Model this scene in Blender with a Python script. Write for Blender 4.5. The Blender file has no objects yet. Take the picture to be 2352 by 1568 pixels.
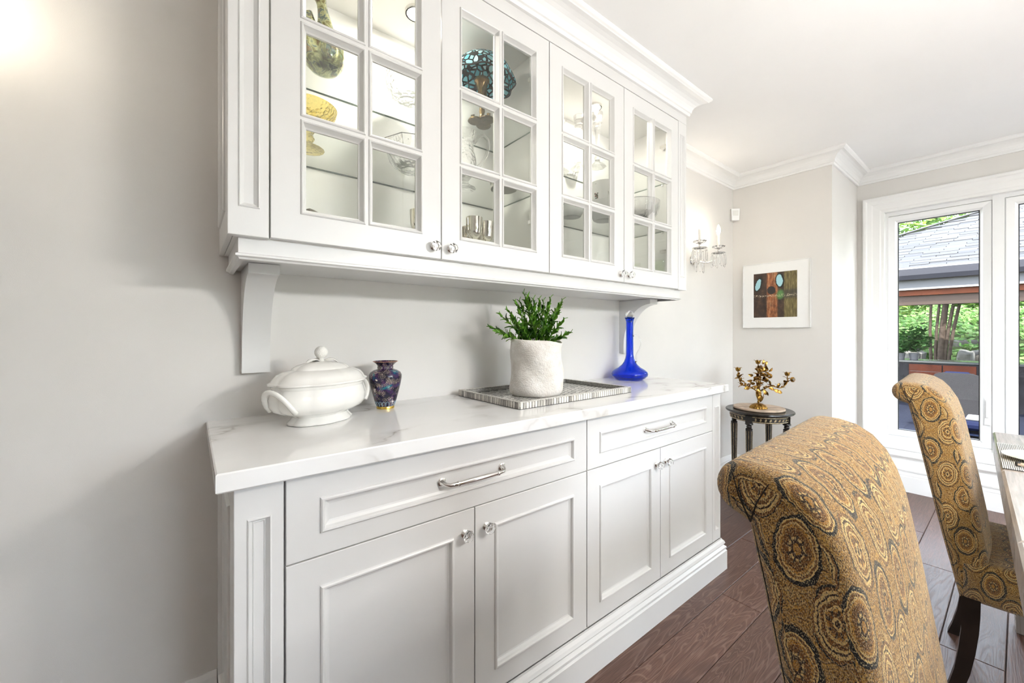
import bpy, math, random
from mathutils import Vector, Matrix
PI = math.pi
rnd = random.Random(7)
scene = bpy.context.scene
COL = scene.collection

# ------------------------------------------------------------------ camera
FPX, CX, CY, YAW = 928.74, 1176.0, 763.26, math.radians(51.577)
CAM = Vector((0.0, -1.46, 1.17))
cd = bpy.data.cameras.new('camera'); cam = bpy.data.objects.new('camera', cd); COL.objects.link(cam)
cam.location = CAM
cam.rotation_euler = (PI/2, 0, YAW - PI/2)
cd.sensor_width = 36.0; cd.lens = 36.0*FPX/2352.0
cd.shift_y = -(784.0-CY)/2352.0
cd.clip_start = 0.02; cd.clip_end = 200
scene.camera = cam

# ------------------------------------------------------------------ world, sun, exposure
w = bpy.data.worlds.new('sky'); scene.world = w; w.use_nodes = True
nt = w.node_tree; nt.nodes.clear()
wo = nt.nodes.new('ShaderNodeOutputWorld'); wb = nt.nodes.new('ShaderNodeBackground')
sk = nt.nodes.new('ShaderNodeTexSky'); sk.sky_type = 'NISHITA'; sk.sun_disc = False
sk.sun_elevation = math.radians(52); sk.sun_rotation = math.radians(250); sk.altitude = 200
hz = nt.nodes.new('ShaderNodeHueSaturation'); hz.inputs['Saturation'].default_value = 0.38      # hazy bright day
nt.links.new(sk.outputs[0], hz.inputs['Color']); nt.links.new(hz.outputs[0], wb.inputs[0]); wb.inputs[1].default_value = 2.4
nt.links.new(wb.outputs[0], wo.inputs[0])
sl = bpy.data.lights.new('sun', 'SUN'); sl.energy = 13.0; sl.angle = math.radians(0.6); sl.color = (1, .95, .86)
so = bpy.data.objects.new('sun', sl); COL.objects.link(so)
so.rotation_euler = Vector((0.52, 0.33, -0.79)).to_track_quat('-Z', 'Y').to_euler()
so.location = (-6, -4, 9)
vs = scene.view_settings
vs.view_transform = 'Standard'; vs.look = 'None'; vs.gamma = 1.0; vs.exposure = 0.52
try: vs.use_curve_mapping = False
except Exception: pass

def portal(name, loc, rot, sx, sy):
    l = bpy.data.lights.new(name, 'AREA'); l.shape = 'RECTANGLE'; l.size = sx; l.size_y = sy
    l.cycles.is_portal = True
    o = bpy.data.objects.new(name, l); COL.objects.link(o); o.location = loc; o.rotation_euler = rot
portal('window_daylight_portal', (4.31, -1.65, 1.22), (0, PI/2, 0), 1.75, 1.72)
portal('patio_daylight_portal', (1.9, -4.56, 1.15), (-PI/2, 0, 0), 3.0, 2.1)


def lamp(name, kind, loc, energy, color=(1, .93, .84), radius=.03, parent=None, **kw):
    l = bpy.data.lights.new(name, kind); l.energy = energy; l.color = color
    if kind in ('POINT', 'SPOT'): l.shadow_soft_size = radius
    for k, v in kw.items(): setattr(l, k, v)
    o = bpy.data.objects.new(name, l); COL.objects.link(o); o.location = loc
    if parent: o.parent = parent
    return o

CHW, CHC = 90.0, (1, .965, .915)      # chandelier watts and colour
# ------------------------------------------------------------------ pixel -> point helpers (2352 x 1568 frame)
FW = Vector((math.cos(YAW), math.sin(YAW), 0)); RT = Vector((math.sin(YAW), -math.cos(YAW), 0)); UP = Vector((0, 0, 1))
def ray(x, y): return FW + RT*((x-CX)/FPX) + UP*((CY-y)/FPX)
def onX(x, y, X): d = ray(x, y); return CAM + d*((X-CAM.x)/d.x)
def onY(x, y, Y): d = ray(x, y); return CAM + d*((Y-CAM.y)/d.y)
def onZ(x, y, Z): d = ray(x, y); return CAM + d*((Z-CAM.z)/d.z)
def depth(P): return (Vector(P)-CAM).dot(FW)
def zat(P, y): return CAM.z + (CY-y)/FPX*depth(P)
def mpp(P): return depth(P)/FPX

# ------------------------------------------------------------------ node material helpers
def newmat(name):
    m = bpy.data.materials.new(name); m.use_nodes = True
    t = m.node_tree; t.nodes.clear()
    o = t.nodes.new('ShaderNodeOutputMaterial'); b = t.nodes.new('ShaderNodeBsdfPrincipled')
    t.links.new(b.outputs[0], o.inputs[0])
    return m, t, b, o
def N(t, kind, **kw):
    n = t.nodes.new(kind)
    for k, v in kw.items():
        if k in n.inputs.keys() if hasattr(n.inputs, 'keys') else False: n.inputs[k].default_value = v
        else: setattr(n, k, v)
    return n
def L(t, a, b): t.links.new(a, b)
def c4(c): return (c[0], c[1], c[2], 1.0)
def ramp(t, fac, stops, interp='LINEAR'):
    r = t.nodes.new('ShaderNodeValToRGB'); r.color_ramp.interpolation = interp
    els = r.color_ramp.elements
    while len(els) < len(stops): els.new(0.5)
    for e, (p, c) in zip(els, stops): e.position = p; e.color = c4(c)
    L(t, fac, r.inputs[0]); return r
def mathn(t, op, a, b=None, clamp=False):
    n = t.nodes.new('ShaderNodeMath'); n.operation = op; n.use_clamp = clamp
    for i, v in enumerate((a, b)):
        if v is None: continue
        if isinstance(v, (int, float)): n.inputs[i].default_value = v
        else: L(t, v, n.inputs[i])
    return n.outputs[0]
def mixc(t, fac, a, b, blend='MIX'):
    n = t.nodes.new('ShaderNodeMix'); n.data_type = 'RGBA'; n.blend_type = blend
    for i, v in ((0, fac), (6, a), (7, b)):
        if isinstance(v, (int, float)): n.inputs[i].default_value = v
        elif isinstance(v, tuple): n.inputs[i].default_value = c4(v)
        else: L(t, v, n.inputs[i])
    return n.outputs[2]
def coords(t, kind='Object', scale=(1, 1, 1), rot=(0, 0, 0), loc=(0, 0, 0)):
    tc = t.nodes.new('ShaderNodeTexCoord'); mp = t.nodes.new('ShaderNodeMapping')
    mp.inputs['Scale'].default_value = scale; mp.inputs['Rotation'].default_value = rot; mp.inputs['Location'].default_value = loc
    L(t, tc.outputs[kind], mp.inputs[0]); return mp.outputs[0]
def noise(t, vec, scale, detail=3.0, rough=.55, dist=0.0):
    n = t.nodes.new('ShaderNodeTexNoise'); n.inputs['Scale'].default_value = scale
    n.inputs['Detail'].default_value = detail; n.inputs['Roughness'].default_value = rough; n.inputs['Distortion'].default_value = dist
    if vec is not None: L(t, vec, n.inputs['Vector'])
    return n
def bump(t, b, height, strength, dist=.002):
    n = t.nodes.new('ShaderNodeBump'); n.inputs['Strength'].default_value = strength; n.inputs['Distance'].default_value = dist
    L(t, height, n.inputs['Height']); L(t, n.outputs[0], b.inputs['Normal']); return n
def plain(name, col, rough=.4, metal=0.0, var=.05, nscale=30., bmp=0.0, bscale=200., **kw):
    """solid colour with a little procedural mottling and optional fine relief"""
    m, t, b, o = newmat(name)
    v = coords(t)
    n = noise(t, v, nscale, 3)
    dark = tuple(c*(1-var) for c in col); lite = tuple(min(1, c*(1+var)) for c in col)
    r = ramp(t, n.outputs[0], [(.3, dark), (.7, lite)])
    L(t, r.outputs[0], b.inputs['Base Color'])
    b.inputs['Roughness'].default_value = rough; b.inputs['Metallic'].default_value = metal
    for k, val in kw.items(): b.inputs[k].default_value = val
    if bmp:
        n2 = noise(t, v, bscale, 2); bump(t, b, n2.outputs[0], bmp)
    return m
def emit(name, col, strength):
    m, t, b, o = newmat(name)
    b.inputs['Base Color'].default_value = c4(col); b.inputs['Emission Color'].default_value = c4(col)
    b.inputs['Emission Strength'].default_value = strength
    return m
def thin_glass(name, tint=(1, 1, 1), ior=1.45, rough=0.0, extra=0.0):
    """flat pane: light goes straight through, the surface mirrors by Fresnel"""
    m = bpy.data.materials.new(name); m.use_nodes = True; t = m.node_tree; t.nodes.clear()
    o = t.nodes.new('ShaderNodeOutputMaterial'); tr = t.nodes.new('ShaderNodeBsdfTransparent'); g = t.nodes.new('ShaderNodeBsdfGlossy')
    tr.inputs[0].default_value = c4(tint); g.inputs['Roughness'].default_value = rough
    fr = t.nodes.new('ShaderNodeFresnel'); ge = t.nodes.new('ShaderNodeNewGeometry')
    # light is not bent inside the thin pane, so both faces mirror like the outer one
    L(t, mathn(t, 'ADD', ior, mathn(t, 'MULTIPLY', ge.outputs['Backfacing'], 1.0/ior-ior)), fr.inputs[0])
    mx = t.nodes.new('ShaderNodeMixShader')
    f = mathn(t, 'ADD', fr.outputs[0], extra, True)
    L(t, f, mx.inputs[0]); L(t, tr.outputs[0], mx.inputs[1]); L(t, g.outputs[0], mx.inputs[2]); L(t, mx.outputs[0], o.inputs[0])
    return m
def solid_glass(name, col=(1, 1, 1), ior=1.5, rough=0.0, bmp=0.0, bscale=60., clear=.0, vor=False):
    """refracting glass; 'clear' lets that share of light straight through (thin-walled ware)"""
    m, t, b, o = newmat(name)
    b.inputs['Base Color'].default_value = c4(col); b.inputs['Transmission Weight'].default_value = 1.0
    b.inputs['IOR'].default_value = ior; b.inputs['Roughness'].default_value = rough
    if bmp:
        v = coords(t)
        if vor:
            n = t.nodes.new('ShaderNodeTexVoronoi'); n.inputs['Scale'].default_value = bscale; L(t, v, n.inputs['Vector']); h = n.outputs['Distance']
        else: h = noise(t, v, bscale, 2).outputs[0]
        bump(t, b, h, bmp, .004)
    if clear:
        tr = t.nodes.new('ShaderNodeBsdfTransparent'); tr.inputs[0].default_value = c4(col); mx = t.nodes.new('ShaderNodeMixShader')
        mx.inputs[0].default_value = clear
        L(t, b.outputs[0], mx.inputs[1]); L(t, tr.outputs[0], mx.inputs[2]); L(t, mx.outputs[0], o.inputs[0])
    return m

# ------------------------------------------------------------------ mesh helpers
class MB:
    def __init__(s): s.v = []; s.f = []; s.uv = {}
    def add(s, vs, fs):
        o = len(s.v); s.v += [tuple(p) for p in vs]; s.f += [tuple(i+o for i in q) for q in fs]; return s
    def box(s, x0, x1, y0, y1, z0, z1):
        return s.add([(x0,y0,z0),(x1,y0,z0),(x1,y1,z0),(x0,y1,z0),(x0,y0,z1),(x1,y0,z1),(x1,y1,z1),(x0,y1,z1)],
                     [(0,3,2,1),(4,5,6,7),(0,1,5,4),(1,2,6,5),(2,3,7,6),(3,0,4,7)])
    def cbox(s, x0, x1, y0, y1, z0, z1, c=.002):
        """box with chamfered top and sides"""
        pts = []
        def ringz(z, i): pts.extend([(x0+i,y0+i,z),(x1-i,y0+i,z),(x1-i,y1-i,z),(x0+i,y1-i,z)])
        ringz(z0, c); ringz(z0+c, 0); ringz(z1-c, 0); ringz(z1, c)
        fs = [(3,2,1,0)]
        for k in range(3):
            for j in range(4): a = k*4+j; b = k*4+(j+1) % 4; fs.append((a, b, b+4, a+4))
        fs.append((12,13,14,15)); return s.add(pts, fs)
    def lathe(s, prof, n=32, c=(0,0,0), M=None, cap0=True, cap1=True, sx=1.0, sy=1.0, rfun=None):
        vs = []; fs = []
        for (r, z) in prof:
            for k in range(n):
                a = 2*PI*k/n; rr = r*(rfun(a, z) if rfun else 1.0)
                p = Vector((rr*math.cos(a)*sx, rr*math.sin(a)*sy, z))
                if M: p = M @ p
                vs.append((p.x+c[0], p.y+c[1], p.z+c[2]))
        for i in range(len(prof)-1):
            for k in range(n): a = i*n+k; b = i*n+(k+1) % n; fs.append((a, b, b+n, a+n))
        if cap0: fs.append(tuple(range(n-1, -1, -1)))
        if cap1: o = (len(prof)-1)*n; fs.append(tuple(range(o, o+n)))
        return s.add(vs, fs)
    def tube(s, pts, rad, n=8, caps=True, flat=1.0):
        pts = [Vector(p) for p in pts]; m = len(pts)
        if not isinstance(rad, (list, tuple)): rad = [rad]*m
        vs = []; fs = []; prev = None
        for i, p in enumerate(pts):
            t = (pts[min(i+1, m-1)]-pts[max(i-1, 0)])
            t = t.normalized() if t.length > 1e-9 else Vector((0,0,1))
            if prev is None:
                a = Vector((0,0,1)) if abs(t.z) < .9 else Vector((1,0,0)); u = t.cross(a).normalized()
            else:
                u = prev - t*prev.dot(t); u = u.normalized() if u.length > 1e-6 else t.orthogonal().normalized()
            prev = u; v = t.cross(u)
            for k in range(n):
                an = 2*PI*k/n; q = p + (u*math.cos(an) + v*math.sin(an)*flat)*rad[i]; vs.append(tuple(q))
        for i in range(m-1):
            for k in range(n): a = i*n+k; b = i*n+(k+1) % n; fs.append((a, b, b+n, a+n))
        if caps: fs.append(tuple(range(n-1, -1, -1))); o = (m-1)*n; fs.append(tuple(range(o, o+n)))
        return s.add(vs, fs)
    def loft(s, rects, tf, cap0=False, cap1=True):
        """rects: (u0,u1,v0,v1,d); tf maps (u,v,d) to a point; nested rectangular rings (doors, panels, frames)"""
        vs = []; fs = []
        for (u0, u1, v0, v1, d) in rects: vs += [tf(u0,v0,d), tf(u1,v0,d), tf(u1,v1,d), tf(u0,v1,d)]
        for i in range(len(rects)-1):
            for k in range(4): a = i*4+k; b = i*4+(k+1) % 4; fs.append((a, b, b+4, a+4))
        if cap0: fs.append((3,2,1,0))
        if cap1: o = (len(rects)-1)*4; fs.append((o,o+1,o+2,o+3))
        return s.add(vs, fs)
    def prism(s, poly, fn, d0, d1):
        n = len(poly); vs = [fn(a, b, d0) for a, b in poly] + [fn(a, b, d1) for a, b in poly]
        fs = [tuple(range(n-1, -1, -1)), tuple(range(n, 2*n))] + [(i, (i+1) % n, (i+1) % n+n, i+n) for i in range(n)]
        return s.add(vs, fs)
    def sweep(s, path, prof, closed=False, caps=True):
        """mitred moulding: path of (x,y) in plan, prof of (out, z); 'out' is to the right of the path direction"""
        m = len(path); P = [Vector((p[0], p[1])) for p in path]; vs = []; fs = []; n = len(prof)
        for i in range(m):
            if closed: a = (P[i]-P[i-1]).normalized(); b = (P[(i+1) % m]-P[i]).normalized()
            else:
                a = (P[i]-P[i-1]).normalized() if i else None; b = (P[i+1]-P[i]).normalized() if i < m-1 else None
                a = a or b; b = b or a
            na = Vector((a.y, -a.x)); nb = Vector((b.y, -b.x)); q = (na+nb)
            q = q/ (1+na.dot(nb))
            for (o, z) in prof: vs.append((P[i].x+q.x*o, P[i].y+q.y*o, z))
        for i in range(m if closed else m-1):
            j = (i+1) % m
            for k in range(n-1): fs.append((i*n+k, j*n+k, j*n+k+1, i*n+k+1))
        if caps and not closed: fs.append(tuple(range(n))); fs.append(tuple(range((m-1)*n+n-1, (m-1)*n-1, -1)))
        return s.add(vs, fs)
    def mesh(s, name, smooth=False, fixn=True):
        me = bpy.data.meshes.new(name); me.from_pydata(s.v, [], s.f); me.update()
        if fixn:
            import bmesh
            bm = bmesh.new(); bm.from_mesh(me); bmesh.ops.recalc_face_normals(bm, faces=bm.faces); bm.to_mesh(me); bm.free()
        if smooth:
            try: me.shade_auto = None
            except Exception: pass
            for p in me.polygons: p.use_smooth = True
            if smooth is not True:
                try: me.set_sharp_from_angle(angle=math.radians(smooth))
                except Exception: pass
        return me
    def build(s, name, mat, parent=None, smooth=False, fixn=True):
        me = s.mesh(name, smooth, fixn); me.materials.append(mat)
        return link(name, me, parent)
def link(name, me, parent=None):
    o = bpy.data.objects.new(name, me); COL.objects.link(o)
    if parent is not None: o.parent = parent
    return o
def tag(o, label, cat, group=None):
    o['label'] = label; o['category'] = cat
    if group: o['group'] = group
    return o
def thing(name, label, cat, loc=(0,0,0), rz=0.0, group=None):
    o = bpy.data.objects.new(name, None); COL.objects.link(o); o.location = loc; o.rotation_euler = (0,0,rz); o.empty_display_size = .05
    return tag(o, label, cat, group)
def struct(o): o['kind'] = 'structure'; return o
def S(name, mb, mat, parent=None, **kw): return struct(mb.build(name, mat, parent, **kw))
def inst(src, parent=None, loc=None, rot=None, sc=None):
    o = src.copy(); COL.objects.link(o)
    if parent is not None: o.parent = parent
    if loc is not None: o.location = loc
    if rot is not None: o.rotation_euler = rot
    if sc is not None: o.scale = sc
    return o
def copy_tree(o, parent=None):
    c = o.copy(); COL.objects.link(c); c.parent = parent
    for ch in list(o.children): copy_tree(ch, c)
    return c
def arc(cx, cy, r, a0, a1, n): return [(cx+r*math.cos(a0+(a1-a0)*i/n), cy+r*math.sin(a0+(a1-a0)*i/n)) for i in range(n+1)]

def srgb(r, g, b):
    f = lambda c: (c/255/12.92) if c/255 <= .04045 else ((c/255+.055)/1.055)**2.4
    return (f(r), f(g), f(b))
M = {}
M['cab'] = plain('cabinet_lacquer', (.71, .705, .695), .32, var=.012, nscale=6, bmp=.03, bscale=400)
M['inner'] = plain('cabinet_interior', (.85, .84, .815), .4, var=.012, nscale=6)
M['wall'] = plain('wall_paint', (.715, .693, .665), .62, var=.015, nscale=4, bmp=.12, bscale=700)
M['ceil'] = plain('ceiling_paint', (.90, .897, .89), .75, var=.01, nscale=3, bmp=.05, bscale=500)
M['trim'] = plain('trim_paint', (.83, .828, .82), .35, var=.01, nscale=6)
M['pvc'] = plain('window_vinyl', (.84, .845, .85), .3, var=.008, nscale=6)
M['gasket'] = plain('rubber_gasket', (.02, .022, .025), .5)
M['pane'] = thin_glass('cabinet_glass', (.985, .99, .985), 1.42)
M['winpane'] = thin_glass('window_glass', (.97, .98, .98), 1.38)
M['chrome'] = plain('polished_nickel', (.82, .80, .77), .08, 1.0, var=.02)
M['bulb'] = emit('lamp_bulb', (1, .9, .75), 40)
M['candle'] = plain('candle_sleeve', (.85, .83, .77), .5)
M['crystal'] = solid_glass('lead_crystal', (1, 1, 1), 1.55)
M['brass'] = plain('antique_gold', (.30, .165, .038), .30, 1.0, var=.75, nscale=70)

# wood floor: every plank gets its own tone and grain from its own random number
def wood_floor():
    m, t, b, o = newmat('oak_plank')
    tc = t.nodes.new('ShaderNodeTexCoord'); oi = t.nodes.new('ShaderNodeObjectInfo')
    off = t.nodes.new('ShaderNodeVectorMath'); off.operation = 'ADD'
    sc = t.nodes.new('ShaderNodeVectorMath'); sc.operation = 'SCALE'; sc.inputs['Scale'].default_value = 37.0
    cmb = t.nodes.new('ShaderNodeCombineXYZ')
    for i in range(3): L(t, oi.outputs['Random'], cmb.inputs[i])
    L(t, cmb.outputs[0], sc.inputs[0]); L(t, tc.outputs['Object'], off.inputs[0]); L(t, sc.outputs[0], off.inputs[1])
    mp = t.nodes.new('ShaderNodeMapping'); mp.inputs['Scale'].default_value = (1.1, 7.5, 1); L(t, off.outputs[0], mp.inputs[0])
    big = noise(t, mp.outputs[0], 1.25, 2.5, .55, .7)                    # broad cathedral figure
    rings = mathn(t, 'FRACT', mathn(t, 'MULTIPLY', big.outputs[0], 26.0))
    tri = mathn(t, 'ABSOLUTE', mathn(t, 'SUBTRACT', rings, .5))
    mp2 = t.nodes.new('ShaderNodeMapping'); mp2.inputs['Scale'].default_value = (6, 170, 1); L(t, off.outputs[0], mp2.inputs[0])
    fine = noise(t, mp2.outputs[0], 1.6, 3, .6)
    knots = noise(t, off.outputs[0], 3.2, 2, .5)
    c1 = ramp(t, fine.outputs[0], [(.28, (.085, .039, .026)), (.55, (.150, .075, .052)), (.8, (.225, .122, .090))])
    c2 = mixc(t, mathn(t, 'MULTIPLY', ramp(t, tri, [(.30, (0, 0, 0)), (.5, (1, 1, 1))]).outputs[0], .42), c1.outputs[0], (.36, .24, .20))
    c3 = mixc(t, ramp(t, knots.outputs[0], [(.64, (0, 0, 0)), (.78, (1, 1, 1))]).outputs[0], c2, (.085, .045, .036))
    tone = mathn(t, 'ADD', mathn(t, 'MULTIPLY', oi.outputs['Random'], .34), .56)
    cm = t.nodes.new('ShaderNodeVectorMath'); cm.operation = 'SCALE'; L(t, c3, cm.inputs[0]); L(t, tone, cm.inputs['Scale'])
    L(t, cm.outputs[0], b.inputs['Base Color'])
    rr = ramp(t, tri, [(.2, (.36, .36, .36)), (.5, (.48, .48, .48))]); L(t, rr.outputs[0], b.inputs['Roughness'])
    h = mathn(t, 'ADD', mathn(t, 'MULTIPLY', tri, .6), fine.outputs[0]); bump(t, b, h, .35, .0012)
    return m
M['plank'] = wood_floor()

# ------------------------------------------------------------------ room shell
H = 2.41
S('wall_left', MB().box(-2.35, 3.448, 0, .12, -.05, H+.1), M['wall'])
S('wall_far', MB().box(3.448, 4.30, -.65, .12, -.05, H+.1), M['wall'])
WY0, WY1, WZ0, WZ1 = -.808, -2.495, .369, 2.082
S('wall_window', MB().box(4.13, 4.30, WY0, -.65, -.05, H+.1).box(4.13, 4.30, -4.55, WY1, -.05, H+.1)
  .box(4.13, 4.30, WY1, WY0, -.05, WZ0).box(4.13, 4.30, WY1, WY0, WZ1, H+.1), M['wall'])
S('wall_right', MB().box(-2.35, .4, -4.55, -4.4, -.05, H+.1).box(3.4, 4.13, -4.55, -4.4, -.05, H+.1)
  .box(.4, 3.4, -4.55, -4.4, 2.2, H+.1).box(.4, 3.4, -4.55, -4.4, -.05, .04), M['wall'])
S('wall_rear', MB().box(-2.35, -2.2, -4.4, 0, -.05, H+.1), M['wall'])
S('ceiling', MB().box(-2.2, 4.13, -4.4, 0, H, H+.12), M['ceil'])

fl = S('floor', MB().box(-2.2, 4.13, -4.4, 0, -.06, -.014), plain('subfloor', (.03, .02, .015), .9))
row = 0; y = -.145 + .16
while y > -4.4:
    y0 = max(y-.16, -4.4); y1 = min(y, -0.001)
    x = -2.2 - rnd.uniform(0, 1.2)
    joints = {4: 1.864, 3: .75}.get(row)
    if joints is not None:
        xs = [-2.2, joints-1.9 if joints > 1 else -1.1, joints, joints+1.7, 4.13]
    else:
        xs = [-2.2]
        while xs[-1] < 4.13: xs.append(xs[-1]+rnd.uniform(.9, 2.0))
        xs[-1] = 4.13
    for a, bb in zip(xs[:-1], xs[1:]):
        a = max(a, -2.2); bb = min(bb, 4.13)
        if bb-a < .08: continue
        mb = MB(); hx, hy = (bb-a)/2-.0008, (y1-y0)/2-.0008
        mb.cbox(-hx, hx, -hy, hy, -.014, 0, .0022)
        p = mb.build('plank', M['plank'], fl); p.location = ((a+bb)/2, (y0+y1)/2, 0)
    y -= .16; row += 1

# crown moulding, one mitred run round the room and the cabinet
cr = [(0, 2.322), (.011, 2.322), (.014, 2.328), (.014, 2.336), (.019, 2.339)]
cr += [(.019+.062*(1-math.cos(a)), 2.339+.050*math.sin(a)) for a in [PI/2*k/6 for k in range(1, 7)]]
cr += [(.084, 2.392), (.090, 2.396), (.095, 2.402), (.095, 2.4099), (0, 2.4099)]
loop = [(-2.2, 0), (.064, 0), (.064, -.345), (2.075, -.345), (2.075, 0), (3.448, 0), (3.448, -.65), (4.13, -.65), (4.13, -4.4), (-2.2, -4.4)]
S('trim_1', MB().sweep(loop, cr, closed=True), M['trim'])
bp = [(0, .0005), (.016, .0005), (.016, .140), (.012, .147), (.014, .156), (.009, .176), (.004, .190), (0, .190)]
S('baseboard_left', MB().sweep([(-2.2, 0), (.058, 0)], bp), M['trim'])
S('baseboard_far', MB().sweep([(2.085, 0), (3.448, 0), (3.448, -.65), (4.13, -.65), (4.13, -.67)], bp), M['trim'])
S('baseboard_window', MB().sweep([(4.13, -.67), (4.13, -4.4)], [(o*1.2, z*.79) for o, z in bp]), M['trim'])
S('baseboard_rear', MB().sweep([(-2.2, -4.4), (-2.2, 0)], bp), M['trim'])

# window with three casements
win = thing('window_1', 'white casement window', 'window'); win['kind'] = 'structure'; del win['category']; del win['label']
def tw(u, v, d): return (4.13-d, u, v)
rects = []
for ins, d in [(0, 0), (0, .028), (.006, .033), (.020, .033), (.028, .026), (.052, .022), (.060, .018), (.098, .015), (.106, .010), (.1225, .008), (.1225, -.044)]:
    k = .56
    rects.append((WY1-.12+ins, WY0+.12-ins, WZ0-.066+ins*k, WZ1+.118-ins*.99, d))
MB().loft(rects, tw, cap1=False).build('casing', M['trim'], win)
panes = [(-.877, -1.283), (-1.447, -1.853), (-2.017, -2.423)]
PZ0, PZ1 = .437, 2.0
mb = MB()
fx0, fx1 = 4.172, 4.235
fa, fb_ = WY1+.001, WY0-.001
mb.box(fx0, fx1, fa, fb_, WZ0+.001, WZ0+.022).box(fx0, fx1, fa, fb_, WZ1-.030, WZ1-.001)
mb.box(fx0, fx1, fb_-.020, fb_, WZ0+.0221, WZ1-.0301).box(fx0, fx1, fa, fa+.020, WZ0+.0221, WZ1-.0301)
for a, bb in zip(panes[:-1], panes[1:]):
    mid = (a[1]+bb[0])/2; mb.box(fx0-.006, fx1-.001, mid-.026, mid+.026, WZ0+.0015, WZ1-.0015)
mb.build('frame', M['pvc'], win)
for (ya, yb) in panes:
    m2 = MB()
    o = .052 if True else 0
    m2.loft([(yb-.055, ya+.055, PZ0-.045, PZ1+.050, -.104), (yb-.055, ya+.055, PZ0-.045, PZ1+.050, -.044), (yb-.050, ya+.050, PZ0-.040, PZ1+.045, -.039),
             (yb-.014, ya+.014, PZ0-.014, PZ1+.014, -.045), (yb-.004, ya+.004, PZ0-.004, PZ1+.004, -.058), (yb, ya, PZ0, PZ1, -.062), (yb, ya, PZ0, PZ1, -.104)], tw, cap1=False)
    sash = m2.build('sash', M['pvc'], win)
    MB().loft([(yb-.001, ya+.001, PZ0-.001, PZ1+.001, -.0625), (yb-.001, ya+.001, PZ0-.001, PZ1+.001, -.0618), (yb+.0045, ya-.0045, PZ0+.0045, PZ1-.0045, -.0618), (yb+.0045, ya-.0045, PZ0+.0045, PZ1-.0045, -.072)], tw, cap1=False).build('gasket', M['gasket'], sash)
    MB().box(4.196, 4.204, yb-.001, ya+.001, PZ0-.001, PZ1+.001).build('pane', M['winpane'], sash)
    ly = yb-.035
    MB().cbox(4.158, 4.176, ly-.013, ly+.013, .55, .73, .004).build('latch_plate', M['pvc'], sash)
    MB().cbox(4.146, 4.160, ly-.006, ly+.006, .60, .715, .004).build('latch_lever', M['pvc'], sash)
    MB().cbox(4.150, 4.172, (ya+yb)/2-.03, (ya+yb)/2+.03, .372, .392, .004).build('crank', M['pvc'], sash)
ap = [(0, .150), (.020, .150), (.022, .160), (.016, .170), (.012, .235), (.016, .245), (.030, .252), (.038, .262), (.038, .292), (.030, .302), (0, .302)]
MB().sweep([(4.13, -.688), (4.13, -2.615)], ap).build('window_sill', M['trim'], win)

# patio door opening in the wall behind the dining table (lets the garden light in, out of frame)
pd = thing('door_1', '-', '-'); pd['kind'] = 'structure'; del pd['category']; del pd['label']
mb = MB()
for a, bb in ((.4, .48), (1.35, 1.45), (2.35, 2.45), (3.32, 3.4)): mb.box(a, bb, -4.52, -4.42, .04, 2.2)
mb.box(.4, 3.4, -4.52, -4.42, 2.12, 2.2).box(.4, 3.4, -4.52, -4.42, .04, .13)
mb.build('frame', M['pvc'], pd)
for a, bb in ((.48, 1.35), (1.45, 2.35), (2.45, 3.32)): MB().box(a, bb, -4.475, -4.468, .13, 2.12).build('pane', M['winpane'], pd)


# ------------------------------------------------------------------ base cabinets
def quartz():
    m, t, b, o = newmat('white_quartz')
    v = coords(t, scale=(1, 1.6, 1), rot=(0, 0, .5))
    warp = noise(t, v, 2.2, 5, .6)
    mxv = t.nodes.new('ShaderNodeMix'); mxv.data_type = 'VECTOR'; mxv.inputs[0].default_value = .33
    L(t, v, mxv.inputs[4]); L(t, warp.outputs['Color'], mxv.inputs[5])
    n = noise(t, mxv.outputs[1], 2.3, 2, .5)
    ridge = mathn(t, 'ABSOLUTE', mathn(t, 'SUBTRACT', n.outputs[0], .5))
    vein = ramp(t, ridge, [(0, (1, 1, 1)), (.010, (.40, .40, .40)), (.06, (0, 0, 0))])
    gate = ramp(t, noise(t, v, 3.0, 2).outputs[0], [(.42, (0, 0, 0)), (.58, (1, 1, 1))])
    f = mathn(t, 'MULTIPLY', vein.outputs[0], gate.outputs[0])
    cl = ramp(t, noise(t, v, 1.8, 4).outputs[0], [(.3, (.80, .795, .785)), (.7, (.865, .86, .85))])
    c = mixc(t, mathn(t, 'MULTIPLY', f, .85), cl.outputs[0], (.40, .37, .33))
    L(t, c, b.inputs['Base Color']); b.inputs['Roughness'].default_value = .10
    return m
M['quartz'] = quartz()
M['glassknob'] = solid_glass('knob_glass', (1, 1, 1), 1.52)
M['gap'] = plain('carcass_shadow_gap', (.10, .095, .09), .8)

def tf_front(yf): return lambda u, v, d: (u, yf-d, v)      # d proud of the face, towards the room
def tf_side(xf): return lambda u, v, d: (xf-d, -u, v)      # left end: u runs out from the wall
def tf_sideR(xf): return lambda u, v, d: (xf+d, -u, v)
PROF = [(0, 0), (.0012, .0035), (.004, .0055), (.0075, .005), (.010, .001), (.0115, -.004), (.017, -.0075), (.021, -.0085)]
def insr(r, i): return (r[0]+i, r[1]-i, r[2]+i, r[3]-i)
def panel_front(mb, outer, inner, tf, t=.020, prof=PROF, cap0=True):
    c = .0012
    rects = [outer+(-t,), outer+(-c,), insr(outer, c)+(0,), inner+(0,)] + [insr(inner, i)+(d,) for i, d in prof[1:]]
    mb.loft(rects, tf, cap0=cap0, cap1=False)
    return insr(inner, prof[-1][0]), prof[-1][1]
def panel_piece(rect, d, tf, parent, mat, name='panel'):
    r = insr(rect, -.002)
    return MB().loft([r+(d-.006,), r+(d-.0002,)], tf, cap0=True).build(name, mat, parent)

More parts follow.
